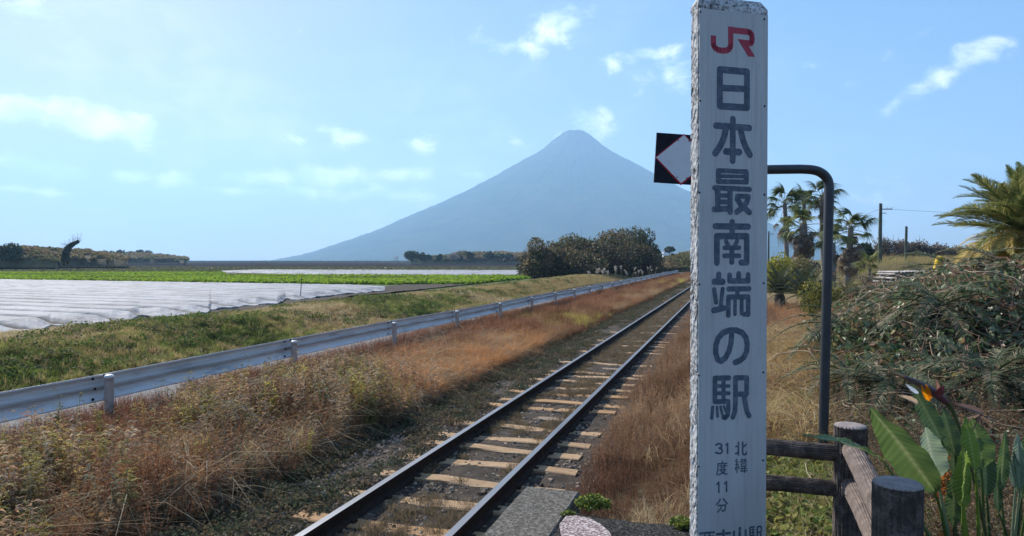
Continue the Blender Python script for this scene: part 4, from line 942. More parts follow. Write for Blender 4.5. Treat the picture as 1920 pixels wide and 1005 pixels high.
# ------------------------------------------------------------------ guardrail
def build_guardrail():
    root = thing('guardrail', 'long faded white steel guardrail on round posts along the road', 'guardrail', (-7.9, 7, 0))
    off = np.array(root.location)
    m, t, b, o = nodes('chalky_white_steel')
    f = noise(t, 1.6, 8, .7, stretch(t, (2, .8, 5)))
    base_c = ramp(t, f, [(.3, (.33, .32, .33)), (.45, (.66, .65, .63)), (.68, (.80, .79, .77))])
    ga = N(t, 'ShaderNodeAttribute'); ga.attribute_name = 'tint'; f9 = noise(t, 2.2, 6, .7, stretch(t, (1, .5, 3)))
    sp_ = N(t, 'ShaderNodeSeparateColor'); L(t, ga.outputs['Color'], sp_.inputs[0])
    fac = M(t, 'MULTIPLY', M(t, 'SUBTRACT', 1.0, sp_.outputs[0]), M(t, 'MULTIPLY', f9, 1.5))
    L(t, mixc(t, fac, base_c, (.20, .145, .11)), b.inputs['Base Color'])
    b.inputs['Roughness'].default_value = .45; bump(t, b, noise(t, 30, 4), .15, .003)
    ys = np.arange(2.94-8.04, 109, 4.02)
    prof = [(0, 0), (.0, -.02), (-.055, -.055), (-.08, -.085), (-.08, -.115), (-.05, -.15), (-.012, -.165), (-.012, -.19), (-.05, -.205), (-.08, -.24), (-.08, -.27), (-.055, -.30), (0, -.335), (0, -.355)]
    prof = np.array(prof); n = len(prof)
    ztop = .90
    cv = MB(); K = 24; r = .057
    A = np.linspace(0, 2*np.pi, K, endpoint=False)
    rings = [(r, -.5), (r, .835), (r+.004, .836), (r+.004, .858), (r*.8, .872), (r*.4, .878)]
    V = [(q*math.cos(a_), q*math.sin(a_), z) for (q, z) in rings for a_ in A]+[(0, 0, .88)]
    cv.add(V, [(i*K+j, i*K+(j+1) % K, (i+1)*K+(j+1) % K, (i+1)*K+j) for i in range(len(rings)-1) for j in range(K)], [((len(rings)-1)*K+j, (len(rings)-1)*K+(j+1) % K, len(rings)*K) for j in range(K)])
    pm = cv.mesh('post', m, smooth=True)
    bt = MB(); K = 10; V = [(d_, q*math.cos(a_), q*math.sin(a_)) for (q, d_) in ((.019, 0), (.019, .012), (.008, .02)) for a_ in np.linspace(0, 2*np.pi, K, endpoint=False)]
    bt.add(V, [(i*K+j, i*K+(j+1) % K, (i+1)*K+(j+1) % K, (i+1)*K+j) for i in range(2) for j in range(K)], [(2*K, 2*K+j, 2*K+j+1) for j in range(1, K-1)])
    bm_ = bt.mesh('bolt', m1)
    for i, y in enumerate(ys):
        x = -7.85; dz = .02*math.sin(i*1.7)
        put('post', pm, root, (x-off[0], y-off[1], 0))
        if i < len(ys)-1 or True:
            L_ = 4.02 if i < len(ys)-1 else 1.2
            xo = -.005 if i % 2 else 0
            mb = MB(); yy = np.array([y-.12, y+L_+.12]) if i < len(ys)-1 else np.array([y-.12, y+L_])
            bz = .02*math.sin((i+1)*1.7)
            V = []
            for jj, yv in enumerate(yy):
                for (px_, pz_) in prof: V.append((-7.935+px_*1.0+xo, yv, ztop+pz_+(dz if jj == 0 else bz)))
            for jj, yv in enumerate(yy):
                for (px_, pz_) in prof: V.append((-7.939+px_*1.0+xo, yv, ztop+pz_+(dz if jj == 0 else bz)))
            Q = [(j, j+1, n+j+1, n+j) for j in range(n-1)]+[(2*n+j, 3*n+j, 3*n+j+1, 2*n+j+1) for j in range(n-1)]+[(0, n, 3*n, 2*n), (n-1, 3*n-1, 4*n-1, 2*n-1)]
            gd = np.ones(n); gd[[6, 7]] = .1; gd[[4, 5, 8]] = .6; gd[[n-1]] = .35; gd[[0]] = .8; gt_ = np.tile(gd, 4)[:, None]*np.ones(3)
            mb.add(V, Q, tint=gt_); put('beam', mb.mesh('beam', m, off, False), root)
        if i < 9:
            for (dy, dzz) in ((-.17, -.04), (-.13, -.18), (.10, -.18), (-.17, -.31), (.0, -.02)):
                put('bolt', bm_, root, (-7.94-off[0]+(-.0 if dzz != -.18 else -.012), y+dy-off[1], ztop+dz+dzz))
build_guardrail()

# ------------------------------------------------------------------ generic shrubs and trees
def crown_pts(n, c, rad, rg, lumps=9, shell=.55):
    """points in a lumpy crown built from several overlapping balls"""
    c = np.array(c, float); rad = np.array(rad, float)
    cc = rdir(lumps, rg)*rg.uniform(.25, .75, (lumps, 1)); cc[:, 2] = np.abs(cc[:, 2])*1.1-.25
    lr = rg.uniform(.28, .55, lumps)
    k = rg.choice(lumps, n, p=lr**2/np.sum(lr**2)); q = rdir(n, rg)*(shell+(1-shell)*rg.uniform(0, 1, (n, 1))**.5)*lr[k][:, None]
    return c+(cc[k]+q)*rad
def tree(name, label, cat, px, ybase, ytop, wpx, depth, cols, seed, n=2500, ls=None, trunk=.35, group=None, zb=None, shell=.5, twigs=0, wts=None, lumps=10, mat='leaf', flat=1.0):
    rg = np.random.default_rng(seed)
    p = at(px, 488, depth); base = zb if zb is not None else EYE-(ybase-488)/F*depth; top = EYE-(ytop-488)/F*depth
    h = top-base; rw = wpx/F*depth/2
    root = thing(name, label, cat, (p.x, p.y, base), group=group)
    mb = MB(); ch = h*(1-trunk)
    P = crown_pts(n, (0, 0, h*trunk+ch*.42), (rw*1.1, rw*1.1*flat, ch*.62), rg, lumps, shell)
    if trunk < .04: low = rg.uniform(0, 1, n) < .3; P[low, 2] *= rg.uniform(0, 1, low.sum())
    P[:, 2] = np.clip(P[:, 2], 0.02, h*1.02)
    leaves(mb, P, ls or max(.05, depth/F*2.6), tints(n, cols, wts, .3, rg), 1.5, .2, rg)
    put('crown', mb.mesh('crown', MT[mat]), root)
    tb = MB(); r0 = max(.03, rw*.07); kk = 6; tt = np.linspace(0, 1, kk)
    nb = 7; PP = np.zeros((nb, kk, 3)); RR = np.zeros((nb, kk))
    for i in range(nb):
        d = rdir(1, rg)[0]; d[2] = abs(d[2])+.5; d = d/np.linalg.norm(d)
        st = np.array([0, 0, h*trunk*rg.uniform(.5, 1)]) if i else np.array([0, 0, -.2])
        en = np.array([d[0]*rw*.8, d[1]*rw*.8, h*rg.uniform(.6, .92)]) if i else np.array([0.1*rw, 0, h*.75])
        PP[i] = st+(en-st)*tt[:, None]+rg.normal(0, .03*h, (kk, 3))*np.sin(tt*3.14)[:, None]; RR[i] = (r0 if i == 0 else r0*.5)*(1-.8*tt)
    tubes(tb, PP, RR, 6); put('trunk', tb.mesh('trunk', MT['bark']), root)
    if twigs:
        wb = MB(); k = 4; tt = np.linspace(0, 1, k)[None, :, None]; s0 = crown_pts(twigs, (0, 0, h*trunk+ch*.35), (rw*.8, rw*.8, ch*.5), rg, lumps, .2)
        d = rdir(twigs, rg); d[:, 2] = np.abs(d[:, 2])*1.3; ln = h*rg.uniform(.12, .35, (twigs, 1, 1))
        Pp = s0[:, None]+d[:, None]*ln*tt+rg.normal(0, .02*h, (twigs, k, 3))*tt
        strips(wb, Pp, np.full((twigs, k), depth/F*.45)*np.array([1, .8, .6, .3]), rdir(twigs, rg), tints(twigs, [(.28, .22, .17), (.2, .15, .12)], None, .2, rg))
        put('twigs', wb.mesh('twigs', MT['leaf']), root)
    return root
EV = [(.035, .055, .022), (.06, .085, .03), (.025, .04, .02)]
# overgrown trees left of the guardrail
OG = [(.075, .08, .03), (.045, .055, .022), (.19, .13, .065), (.27, .19, .085), (.15, .135, .045)]
grp = 'overgrown trees beside the guardrail'
T_ = [(1008, 521, 447, 72, 84, 'low vine-covered tree with orange leaves, leftmost of the dark group', [3, 2, 3, 4, 2], 5200),
      (1050, 522, 452, 80, 88, 'low tangled tree between the leftmost bush and the middle of the dark group', [3, 3, 3, 2, 2], 5200),
      (1098, 523, 432, 92, 92, 'round tree with yellowish top in the middle of the dark group', [4, 4, 1, 1, 3], 6500),
      (1152, 523, 428, 96, 96, 'tree smothered in brown dry vines in the dark group', [3, 3, 4, 2, 1], 6500),
      (1200, 517, 424, 84, 106, 'tall dark evergreen, rightmost of the group beside the guardrail', [4, 5, .3, .2, 2], 6500),
      (1168, 516, 419, 74, 112, 'evergreen with the highest top, behind the vine-covered trees', [4, 5, .5, .2, 2], 5000)]
for i, (px, yb, yt, wp_, dp, lb, wt, n_) in enumerate(T_):
    tree('overgrown_tree', lb, 'tree', px, yb, yt-3, wp_*1.2, dp, OG, 300+i, int(n_*1.7), .21, .0, grp, FIELD-.1, .45, 260 if i < 4 else 0, wt, 14)
for i, (px, yb, yt, wp_, dp) in enumerate([(1050, 526, 458, 150, 85), (1125, 526, 446, 165, 90), (1190, 520, 448, 110, 98)]):
    tree('understorey_shrub', ['dark shrub at the left foot of the overgrown trees', 'dark shrub at the middle foot of the overgrown trees', 'dark shrub at the right foot of the overgrown trees'][i], 'shrub', px, yb, yt, wp_, dp, [(.04, .05, .02), (.08, .07, .035), (.14, .10, .05)], 320+i, 9000, .22, .0, 'shrubs under the overgrown trees', 0, .3, 0, None, 16)
# distant trees
for i, (px, yb, yt, wp_, dp, lb) in enumerate([(772, 488, 464, 38, 330, 'dark pine with pointed top, largest of the row before the mountain'), (790, 488, 471, 22, 330, 'dark tree leaning against the large pine'), (801, 487, 473, 24, 335, 'round dark tree second from the left group'), (823, 486, 475, 15, 340, 'small round dark tree standing alone'),
                                               (883, 486, 472, 20, 350, 'small dark bush on the pale hillock'), (918, 484, 467, 34, 350, 'wide dark tree crown above the low hills'), (940, 484, 470, 30, 350, 'dark tree right of the wide crown'), (955, 485, 473, 20, 350, 'small tree nearest the overgrown group'),
                                               (1255, 474, 458, 26, 240, 'dark tree between the overgrown trees and the marker post'), (862, 487, 476, 14, 350, 'tiny dark bush left of the pale hillock')]):
    tree('distant_tree', lb, 'tree', px, yb+2, yt, wp_, dp, EV, 340+i, 1300, dp/F*2.2, .05, 'distant trees before the mountain', None, .3, 0, None, 7)
tree('bare_tree', 'grey leafless tree between the distant dark trees', 'tree', 850, 489, 473, 26, 345, [(.25, .22, .2)], 361, 160, .5, .1, twigs=260)

# low hills with brush
def hill(name, x0, x1, ytop, ybase, depth, mat, seed, thick=30, prof=None, brush=((.09, .10, .045), (.22, .20, .09), (.26, .17, .10), (.34, .27, .15))):
    n, k = 90, 26; px = np.linspace(x0, x1, n); u = (px-x0)/(x1-x0)
    h = np.sin(np.pi*np.clip(u, 0, 1))**.6 if prof is None else np.interp(u, [q[0] for q in prof], [q[1] for q in prof])
    h = h*(ybase-ytop)/F*depth*(1+.12*(fbm(u*14, u*0, 3, seed)-.5)*2)
    X = np.zeros((n, k)); Y = np.zeros((n, k)); Z = np.zeros((n, k)); v_ = np.linspace(-1, 1, k)
    zb = EYE-(ybase-488)/F*depth
    for i in range(n):
        for j in range(k):
            p = at(px[i], 488, depth+v_[j]*thick); X[i, j] = p.x; Y[i, j] = p.y
    Z = zb+h[:, None]*(1-v_[None]**2)**.8+.03*thick*(fbm(X*.1, Y*.1, 3, seed)-.5)*h[:, None]/max(h.max(), .1)
    Z[:, [0, -1]] = zb-1.2; Z[[0, -1]] -= .8
    put(name, gridmesh(name, X, Y, Z, mat), kind='structure')
    rg = np.random.default_rng(seed); a_ = rg.integers(1, n-1, 1500); b_ = rg.integers(1, k//2+3, 1500); P = np.stack([X[a_, b_], Y[a_, b_], Z[a_, b_]], 1)+rg.normal(0, .5, (1500, 3))*[1, 1, .1]
    f = fbm(P[:, 0]*.07, P[:, 1]*.07, 3, seed); scatter('hillside_scrub', 'crop', P, blend(brush, (f-.25)*2+rg.normal(0, .15, 1500)), rg.uniform(.8, 2.6, 1500)*depth/170*(.4+1.1*f), .2, seed, 'low scrub on the distant hillside')
MH1 = surf('grassy_hill', [(.3, (.07, .07, .032)), (.5, (.14, .12, .055)), (.7, (.2, .15, .08))], .35, .95, .6, .3, 2)
MH2 = surf('brushy_hill', [(.3, (.045, .045, .025)), (.5, (.085, .07, .04)), (.7, (.13, .10, .06))], .5, .95, .9, .4, 2)
MH3 = surf('sandy_hill', [(.3, (.25, .19, .11)), (.7, (.42, .32, .2))], .3, .95, .5, .3, 2)
hill('hill', -300, 240, 466, 490, 190, MH2, 4, 22, [(0, .8), (.4, 1), (.62, 1.0), (.72, .95), (.85, .8), (.95, .45), (1, .1)])
hill('hill', -250, 108, 463, 491, 165, MH1, 5, 14, [(0, 1), (.72, .95), (.86, .9), (.95, .45), (1, 0)])
hill('hill', 120, 350, 478, 489, 380, MH2, 6, 30, [(0, 1), (.6, .9), (.85, .6), (1, .1)])
hill('hill', 770, 1010, 476, 490, 380, MH1, 7, 20, [(0, .25), (.2, .5), (.4, .75), (.5, 1), (.8, .8), (1, .9)])
hill('hill', 845, 895, 476, 488, 372, MH3, 8, 8)
hill('hill', 1215, 1330, 474, 506, 150, MH1, 9, 16, [(0, .3), (.4, .7), (.7, 1), (1, 1)])
hill('hill', 1560, 2100, 466, 492, 130, MH2, 10, 25, [(0, .3), (.3, .6), (.45, .75), (1, 1)])
for i, (px, yb, yt, wp_, dp, lb, cl) in enumerate([(12, 488, 453, 60, 150, 'dark green bush at the left edge of the photograph', EV), (-70, 490, 455, 80, 150, 'dark bush beyond the left edge', EV), (80, 474, 464, 60, 190, 'brown scrub on the ridge left of the leaning tree', [(.13, .09, .06), (.1, .09, .04)]),
                                                   (110, 478, 467, 44, 185, 'reddish scrub beside the leaning tree', [(.18, .11, .07), (.1, .08, .05)]), (160, 480, 470, 60, 185, 'brown scrub right of the leaning tree', [(.2, .14, .08), (.14, .12, .06)])]):
    tree('hillside_bush', lb, 'bush', px, yb, yt, wp_, dp, cl, 370+i, 2400, .32, 0, 'bushes on the left hillside', None, .3, 120)
for i, (x, h_) in enumerate([(182, 11), (196, 14), (210, 13), (224, 14), (238, 12), (252, 13), (266, 16), (279, 14)]):
    tree('hedgerow_tree', '%s dark green tree from the left in the far hedgerow skyline' % ['first', 'second', 'third', 'fourth', 'fifth', 'sixth', 'tallest seventh', 'last'][i], 'tree', x, 484, 480-h_*.9, 21, 400, EV, 380+i, 700, .75, 0, 'trees of the far hedgerow on the left skyline', None, .3)
for i, (x, h_) in enumerate([(292, 11), (303, 12), (316, 9), (330, 6)]):
    tree('leafless_tree', '%s greyish leafless tree after the far dark hedgerow' % ['first', 'second', 'third', 'last and smallest'][i], 'tree', x, 485, 485-h_, 14, 410, [(.16, .14, .12), (.08, .09, .06)], 390+i, 140, .6, 0, 'leafless trees at the right end of the far row', None, .3, 140)
# leaning ivy-clad tree
def ivy_tree():
    D = 150; rg = np.random.default_rng(5); p = at(122, 492, D); root = thing('leaning_tree', 'ivy-clad tree trunk leaning right with a few bare twigs', 'tree', (p.x, p.y, FIELD)); off = np.array(root.location)
    path = [(122, 493, 1.0), (123, 480, 1.0), (125, 470, .85), (130, 462, .6), (138, 457, .5), (146, 453, .35)]
    P = np.array([list(at(x, y, D)) for x, y, r in path]); Rr = np.array([r*.42 for *_, r in path])
    mb = MB(); tubes(mb, P[None], Rr[None]*.7, 8); put('trunk', mb.mesh('trunk', MT['bark'], off), root)
    n = 2600; q = rg.uniform(0, 5, n); i = q.astype(int).clip(0, 4); f = (q-i)[:, None]; C = P[i]*(1-f)+P[i+1]*f; rr = (Rr[i]*(1-f[:, 0])+Rr[i+1]*f[:, 0])
    mb = MB(); leaves(mb, C+rdir(n, rg)*(rr*2.1*rg.uniform(.5, 1, n))[:, None], .3, tints(n, [(.03, .04, .02), (.06, .07, .03)], None, .3, rg), 1.4, 0, rg); put('ivy', mb.mesh('ivy', MT['leaf'], off), root)
    n = 90; k = 4; mb = MB(); st = P[rg.integers(2, 6, n)]; d = rdir(n, rg); d[:, 2] = np.abs(d[:, 2])+.2; tt = np.linspace(0, 1, k)[None, :, None]
    Pp = st[:, None]+d[:, None]*tt*rg.uniform(.6, 1.9, (n, 1, 1))+rg.normal(0, .12, (n, k, 3))*tt
    strips(mb, Pp, np.full((n, k), .035), rdir(n, rg), (.16, .13, .1)); put('twigs', mb.mesh('twigs', MT['leaf'], off), root)
ivy_tree()
# stake in the field
def stake():
    a = gnd(563, 562, FIELD); b_ = a+Vector((.1, 0, 1.25)); root = put('stake', None)
    bpy.data.objects.remove(root)
    mb = MB(); tubes(mb, np.array([[list(a), list(b_)]]), np.array([[.022, .02]]), 6, (1, 1, 1)); o_ = put('stake', mb.mesh('stake', MT['bark'], a), None, tuple(a)); tag(o_, 'thin wooden stake standing at the edge of the near white cover', 'stake')
stake()
# village specks at the foot of the mountain
mb_ = surf('pale_wall', [(.3, (.5, .48, .44)), (.7, (.65, .62, .58))], .2, .9, 0, 0)
for i, (x, y, w_, h_, d, lb) in enumerate([(938, 476, 8, 4, 1500, 'pale building left of the overgrown trees at the foot of the mountain'), (975, 474, 10, 4, 1500, 'wide pale building half hidden by the overgrown trees'), (1247, 472, 8, 3, 1500, 'pale house beside the dark tree near the marker post'), (743, 484, 6, 3, 1400, 'tiny pale house below the left slope of the mountain')]):
    p = at(x, 488, d); zz = EYE-(y-488)/F*d; s_ = d/F; root = thing('distant_building', lb, 'building', (p.x, p.y, FIELD), TH)
    mbx = MB(); box(mbx, -w_*s_/2, w_*s_/2, -6, 6, 0, zz-FIELD+h_*s_*.3); put('wall', mbx.mesh('wall', mb_), root)
    mbx = MB(); zt = zz-FIELD+h_*s_*.3; V = [(-w_*s_/2-1, -7, zt+.01), (w_*s_/2+1, -7, zt+.01), (w_*s_/2+1, 7, zt+.01), (-w_*s_/2-1, 7, zt+.01), (-w_*s_/2-1, 0, zt+2.5), (w_*s_/2+1, 0, zt+2.5)]
    mbx.add(V, [(0, 1, 5, 4), (2, 3, 4, 5), (0, 3, 2, 1)], [(0, 4, 3), (1, 2, 5)]); put('roof', mbx.mesh('roof', MT['road']), root)

# ------------------------------------------------------------------ palms
def fan_frond(seed, col, col2, droop=.5, pet=.8, L0=.75, nseg=26):
    rg = np.random.default_rng(seed); mb = MB()
    tt = np.linspace(0, 1, 5)
    P = np.stack([tt*pet, 0*tt, .12*np.sin(tt*2)], 1); tubes(mb, P[None], np.full((1, 5), .016)*np.array([1.5, 1, .9, .8, .7]), 5, (.22, .2, .08))
    e = P[-1]; an = np.linspace(-R(118), R(118), nseg)+rg.normal(0, .03, nseg); k = 6; t6 = np.linspace(0, 1, k)[None, :, None]
    d = np.stack([np.cos(an), np.sin(an), 0*an], 1); ln = L0*(1-.22*np.abs(an)/R(118))*rg.uniform(.85, 1.1, nseg)
    Pp = e+d[:, None]*ln[:, None, None]*t6*(1-.25*droop*t6)+np.array([0, 0, -1.])*(ln[:, None, None]*droop*t6**2.3)+np.array([0, 0, .10])*np.cos(an)[:, None, None]*t6*(1-t6)
    W = .030*np.array([.5, 1, .9, .55, .28, .05])[None]*np.ones((nseg, 1))
    side = np.stack([-d[:, 1], d[:, 0], rg.normal(0, .35, nseg)], 1)
    strips(mb, Pp, W, unit(side), tints(nseg, [col, col2], None, .2, rg)); return mb
def feather_frond(seed, cols, L0=2.0, bend=.6, npair=48, ll=.42, w=.016, vee=.35, ang=48, dead=False):
    rg = np.random.default_rng(seed); mb = MB(); k = 12; tt = np.linspace(0, 1, k)
    def path(t): return np.stack([L0*(t-.18*bend*t**2.5), 0*t, L0*(.15*t-bend*.62*t**2.2)], -1)
    tubes(mb, path(tt)[None], (.02*L0/2*(1-.8*tt))[None], 5, cols[0]); 
    t_ = np.linspace(.12, .99, npair)
    for sgn in (-1, 1):
        b0 = path(t_); tg = unit(path(t_+.01)-path(t_)); sd = np.array([0, sgn, 0.]); up = np.cross(tg, np.array([0, 1., 0]))*-1
        up = np.where(up[:, 2:3] < 0, -up, up)
        a_ = R(ang)+rg.normal(0, .08, npair); a_ = a_*(1-.35*t_)
        d = unit(tg*np.cos(a_)[:, None]+sd*np.sin(a_)[:, None]+up*(vee+rg.normal(0, .12, npair))[:, None]); ln = ll*np.sin(np.clip(t_*.9+.12, 0, 1)*np.pi)**.6*rg.uniform(.8, 1.1, npair)
        q = np.linspace(0, 1, 4)[None, :, None]
        Pp = b0[:, None]+d[:, None]*ln[:, None, None]*q+np.array([0, 0, -1.])*ln[:, None, None]*q**2*(.22 if not dead else .7)
        strips(mb, Pp, w*np.array([.7, 1, .7, .06])[None]*np.ones((npair, 1)), unit(np.cross(d, up)+rg.normal(0, .25, (npair, 3))), tints(npair, cols, None, .25, rg))
    return mb
def orient(o_, az, el, roll=0):
    o_.rotation_euler = Matrix.Rotation(az, 3, 'Z').to_4x4().to_3x3().__matmul__(Matrix.Rotation(-el, 3, 'Y')).__matmul__(Matrix.Rotation(roll, 3, 'X')).to_euler()
GF = [fan_frond(i, (.07, .10, .035), (.11, .14, .05), .35+.25*(i % 3)).mesh('frond', MT['leaf']) for i in range(4)]
YF = [fan_frond(10+i, (.20, .21, .05), (.14, .16, .05), .5).mesh('frond', MT['leaf']) for i in range(2)]
DF = [fan_frond(20+i, (.22, .17, .12), (.15, .11, .08), .95, .6, .6, 18).mesh('frond', MT['leaf']) for i in range(3)]
def trunk_mesh(h, r0, r1, seed, mat):
    mb = MB(); n = int(h/.08)+2; z = np.linspace(-.3, h, n); r = r0+(r1-r0)*np.clip(z/h, 0, 1)+.012*np.sin(np.arange(n)*2.4)
    P = np.stack([.03*h*np.sin(z/h*2+seed), .02*h*np.sin(z/h*1.4+seed*2), z], 1); tubes(mb, P[None], r[None], 12); return mb.mesh('trunk', mat, smooth=True), P[-1]
MPT = surf('palm_trunk_grey', [(.3, (.12, .10, .085)), (.7, (.32, .28, .24))], 6, .95, .9, .02, 30, (1, 1, 6))
def fan_palm(label, px, ycrown, ybase, depth, scale, seed, green=26, dead=14, zb=None, wind=(-.0, 0), yel=0, tr=.13, group='fan palms beside the curved pole'):
    rg = random.Random(seed); p = at(px, 488, depth); base = zb if zb is not None else float(H(p.x, p.y)); top = EYE-(ycrown-488)/F*depth; h = top-base
    root = thing('fan_palm', label, 'palm tree', (p.x, p.y, base), group=group)
    tm, e = trunk_mesh(h, tr*1.25, tr, seed, MPT); put('trunk', tm, root)
    for i in range(green+dead):
        isd = i >= green
        me_ = rg.choice(DF) if isd else (rg.choice(YF) if rg.random() < yel else rg.choice(GF)); scale_ = scale*1.02
        o_ = put('frond', me_, root, tuple(e-np.array([0, 0, (rg.uniform(.1, 1.7)*scale if isd else rg.uniform(0, .25)*scale)])))
        if isd: o_['label'] = 'dead brown frond'
        az = rg.uniform(0, 6.283); az = az+.55*math.sin(az-TH) if not isd else az; el = rg.uniform(-1.5, -.55) if isd else R(78-115*(i/green)**.8)+rg.uniform(-.2, .2)
        orient(o_, az, el, rg.uniform(-.5, .5)); s = scale_*rg.uniform(.7, 1.15); o_.scale = (s, s, s)
fan_palm('tall windblown fan palm with a brown skirt, nearest to the marker post', 1470, 382, 0, 46, 1.05, 1, 22, 16)
fan_palm('tall fan palm with a small crown between two others', 1510, 376, 0, 50, .95, 2, 20, 6)
fan_palm('tall fan palm partly hidden by the curved pole', 1546, 366, 0, 46, 1.1, 3, 24, 8)
fan_palm('short shaggy fan palm with a yellow-green top and grey dead fronds', 1508, 420, 0, 40, 1.2, 4, 16, 40, yel=.8, tr=.2)
fan_palm('fan palm with a grey hanging skirt just right of the curved pole', 1592, 428, 0, 32, .95, 5, 24, 34, yel=.35, tr=.12)
fan_palm('small young palm with drooping fronds on a thin trunk', 1628, 497, 0, 24, .45, 6, 16, 6, yel=1, tr=.035)
fan_palm('low fan palm behind the shaggy palm near the pole', 1560, 455, 0, 38, .8, 7, 16, 12, yel=.5)
# cycads
CY = [feather_frond(40+i, [(.035, .05, .025), (.055, .07, .035), (.08, .09, .05)], 1.15, .55, 46, .16, .007, .45, 62).mesh('frond', MT['leaf']) for i in range(3)]
CYN = [feather_frond(50+i, [(.045, .07, .03), (.09, .12, .055), (.13, .15, .08), (.27, .20, .13)], 1.25, .95, 60, .17, .006, .2, 62).mesh('frond', MT['leaf']) for i in range(3)]
CYD = [feather_frond(60+i, [(.22, .165, .11), (.3, .235, .17), (.16, .12, .09)], 1.2, 1.2, 46, .16, .005, -.1, 60, True).mesh('frond', MT['leaf']) for i in range(3)]
def cycad(label, P, scale, n, seed, meshes, dead=0, hmin=-25, trunk=.4, group=None, name='cycad'):
    hmax = 80 if hmin > -40 else 45
    rg = random.Random(seed); root = thing(name, label, 'cycad', P, group=group)
    tb = MB(); z = np.linspace(-.2, trunk*scale, 8); tubes(tb, np.stack([0*z, 0*z, z], 1)[None], np.array([.17, .18, .16, .18, .15, .17, .14, .08])[None]*scale, 12); put('trunk', tb.mesh('trunk', MT['bark']), root)
    for i in range(n+dead):
        d_ = i >= n
        o_ = put('frond', rg.choice(CYD) if d_ else rg.choice(meshes), root, (0, 0, trunk*scale*(.95 if not d_ else .7)))
        orient(o_, i*2.4+rg.uniform(-.2, .2), R(hmax-(hmax-hmin)*(i/max(1, n-1))**.8) if not d_ else rg.uniform(-1.0, -.1), rg.uniform(-.4, .4)); s = scale*rg.uniform(.85, 1.1); o_.scale = (s, s, s)
        if d_: o_['label'] = 'withered brown frond'
for i, (px, dp, sc, lb) in enumerate([(1462, 24, 1.15, 'dark cycad rosette under the yellow bush beside the marker post'), (1512, 22, 1.1, 'dark spiky cycad left of the curved pole')]):
    p = at(px, 488, dp); cycad(lb, (p.x, p.y, float(H(p.x, p.y))+.1), sc, 34, 70+i, CY, 4, 0, .5, 'mid-distance cycads')
# big feather palm at the right edge
PF = [feather_frond(80+i, [(.13, .17, .05), (.23, .25, .08), (.34, .31, .11)], 2.2, .35+.25*(i % 3), 96, .42, .0085, .4, 46).mesh('frond', MT['leaf']) for i in range(4)]
PY = [feather_frond(90+i, [(.42, .32, .07), (.32, .28, .09), (.50, .36, .11)], 2.0, .85+.2*i, 80, .38, .0085, .2, 50).mesh('frond', MT['leaf']) for i in range(3)]
PD = [feather_frond(95+i, [(.26, .2, .13), (.34, .27, .18)], 1.9, 1.3, 44, .34, .011, -.1, 50, True).mesh('frond', MT['leaf']) for i in range(3)]
def feather_palm():
    rg = random.Random(3); p = at(1932, 488, 11.5); z = EYE-(428-488)/F*11.5; root = thing('feather_palm', 'large feather palm with yellowing lower fronds at the right edge', 'palm tree', (p.x, p.y, float(H(p.x, p.y)))); h = z-root.location.z
    tm, e = trunk_mesh(h, .3, .26, 2, MPT); put('trunk', tm, root)
    n = 190
    for i in range(n):
        f = i/n; me_ = rg.choice(PF) if f < .5 else (rg.choice(PY) if f < .82 else rg.choice(PD))
        o_ = put('frond', me_, root, tuple(e-np.array([0, 0, .25*f])))
        orient(o_, i*2.39996+rg.uniform(-.1, .1), R(84-135*f**.85)+rg.uniform(-.08, .08), rg.uniform(-.6, .6)); s = rg.uniform(.56, .72)*(1 if f > .15 else .85); o_.scale = (s, s, s)
        if .5 <= f < .82: o_['label'] = 'yellowing frond'
        elif f >= .82: o_['label'] = 'dead brown frond'
feather_palm()

# ------------------------------------------------------------------ shrubs and brush on the right
SH = [(1460, 500, 458, 62, 34, 'yellow flowering bush beside the marker post', [(.42, .37, .05), (.3, .29, .05), (.22, .24, .05)], 3600, .07),
      (1545, 575, 510, 90, 17, 'rounded yellow-green bush behind the curved pole', [(.30, .25, .04), (.2, .2, .05), (.13, .14, .04)], 5200, .045),
      (1500, 505, 470, 70, 36, 'dull olive bush among the cycads', [(.16, .15, .06), (.24, .2, .08)], 2600, .08),
      (1590, 560, 515, 80, 22, 'brown and green bush under the skirted palm', [(.18, .14, .07), (.12, .13, .05), (.25, .2, .09)], 3600, .055),
      (1620, 490, 446, 44, 60, 'dark evergreen shrub right of the skirted palm', EV, 1800, .16),
      (1640, 545, 505, 80, 22, 'reddish brown thicket behind the young palm', [(.2, .12, .08), (.26, .17, .1), (.1, .09, .05)], 3600, .05)]
for i, (px, yb, yt, wp_, dp, lb, cl, n_, ls_) in enumerate(SH):
    p = at(px, 488, dp); tree('shrub', lb, 'shrub', px, yb, yt, wp_, dp, cl, 400+i, n_, ls_, .03, None, float(H(p.x, p.y))-.05, .35, 60)
for i, (px, yt, wp_) in enumerate([(1655, 440, 56), (1690, 444, 54), (1722, 442, 48), (1750, 452, 54), (1785, 458, 50), (1835, 452, 70), (1900, 450, 70)]):
    tree('leafless_shrub', ['grey brushy shrub behind the taller utility pole', 'leafless shrub between the two utility poles', 'leafless shrub right of the shorter utility pole', 'low leafless shrub above the yellow pipe', 'low leafless shrub left of the feather palm', 'leafless shrub seen through the feather palm', 'leafless shrub at the right edge behind the palm'][i], 'shrub', px, 484, yt, wp_, 84, [(.16, .13, .10), (.11, .10, .06), (.2, .16, .12)], 420+i, 1100, .17, 0, 'leafless shrubs along the right skyline', None, .2, 420)

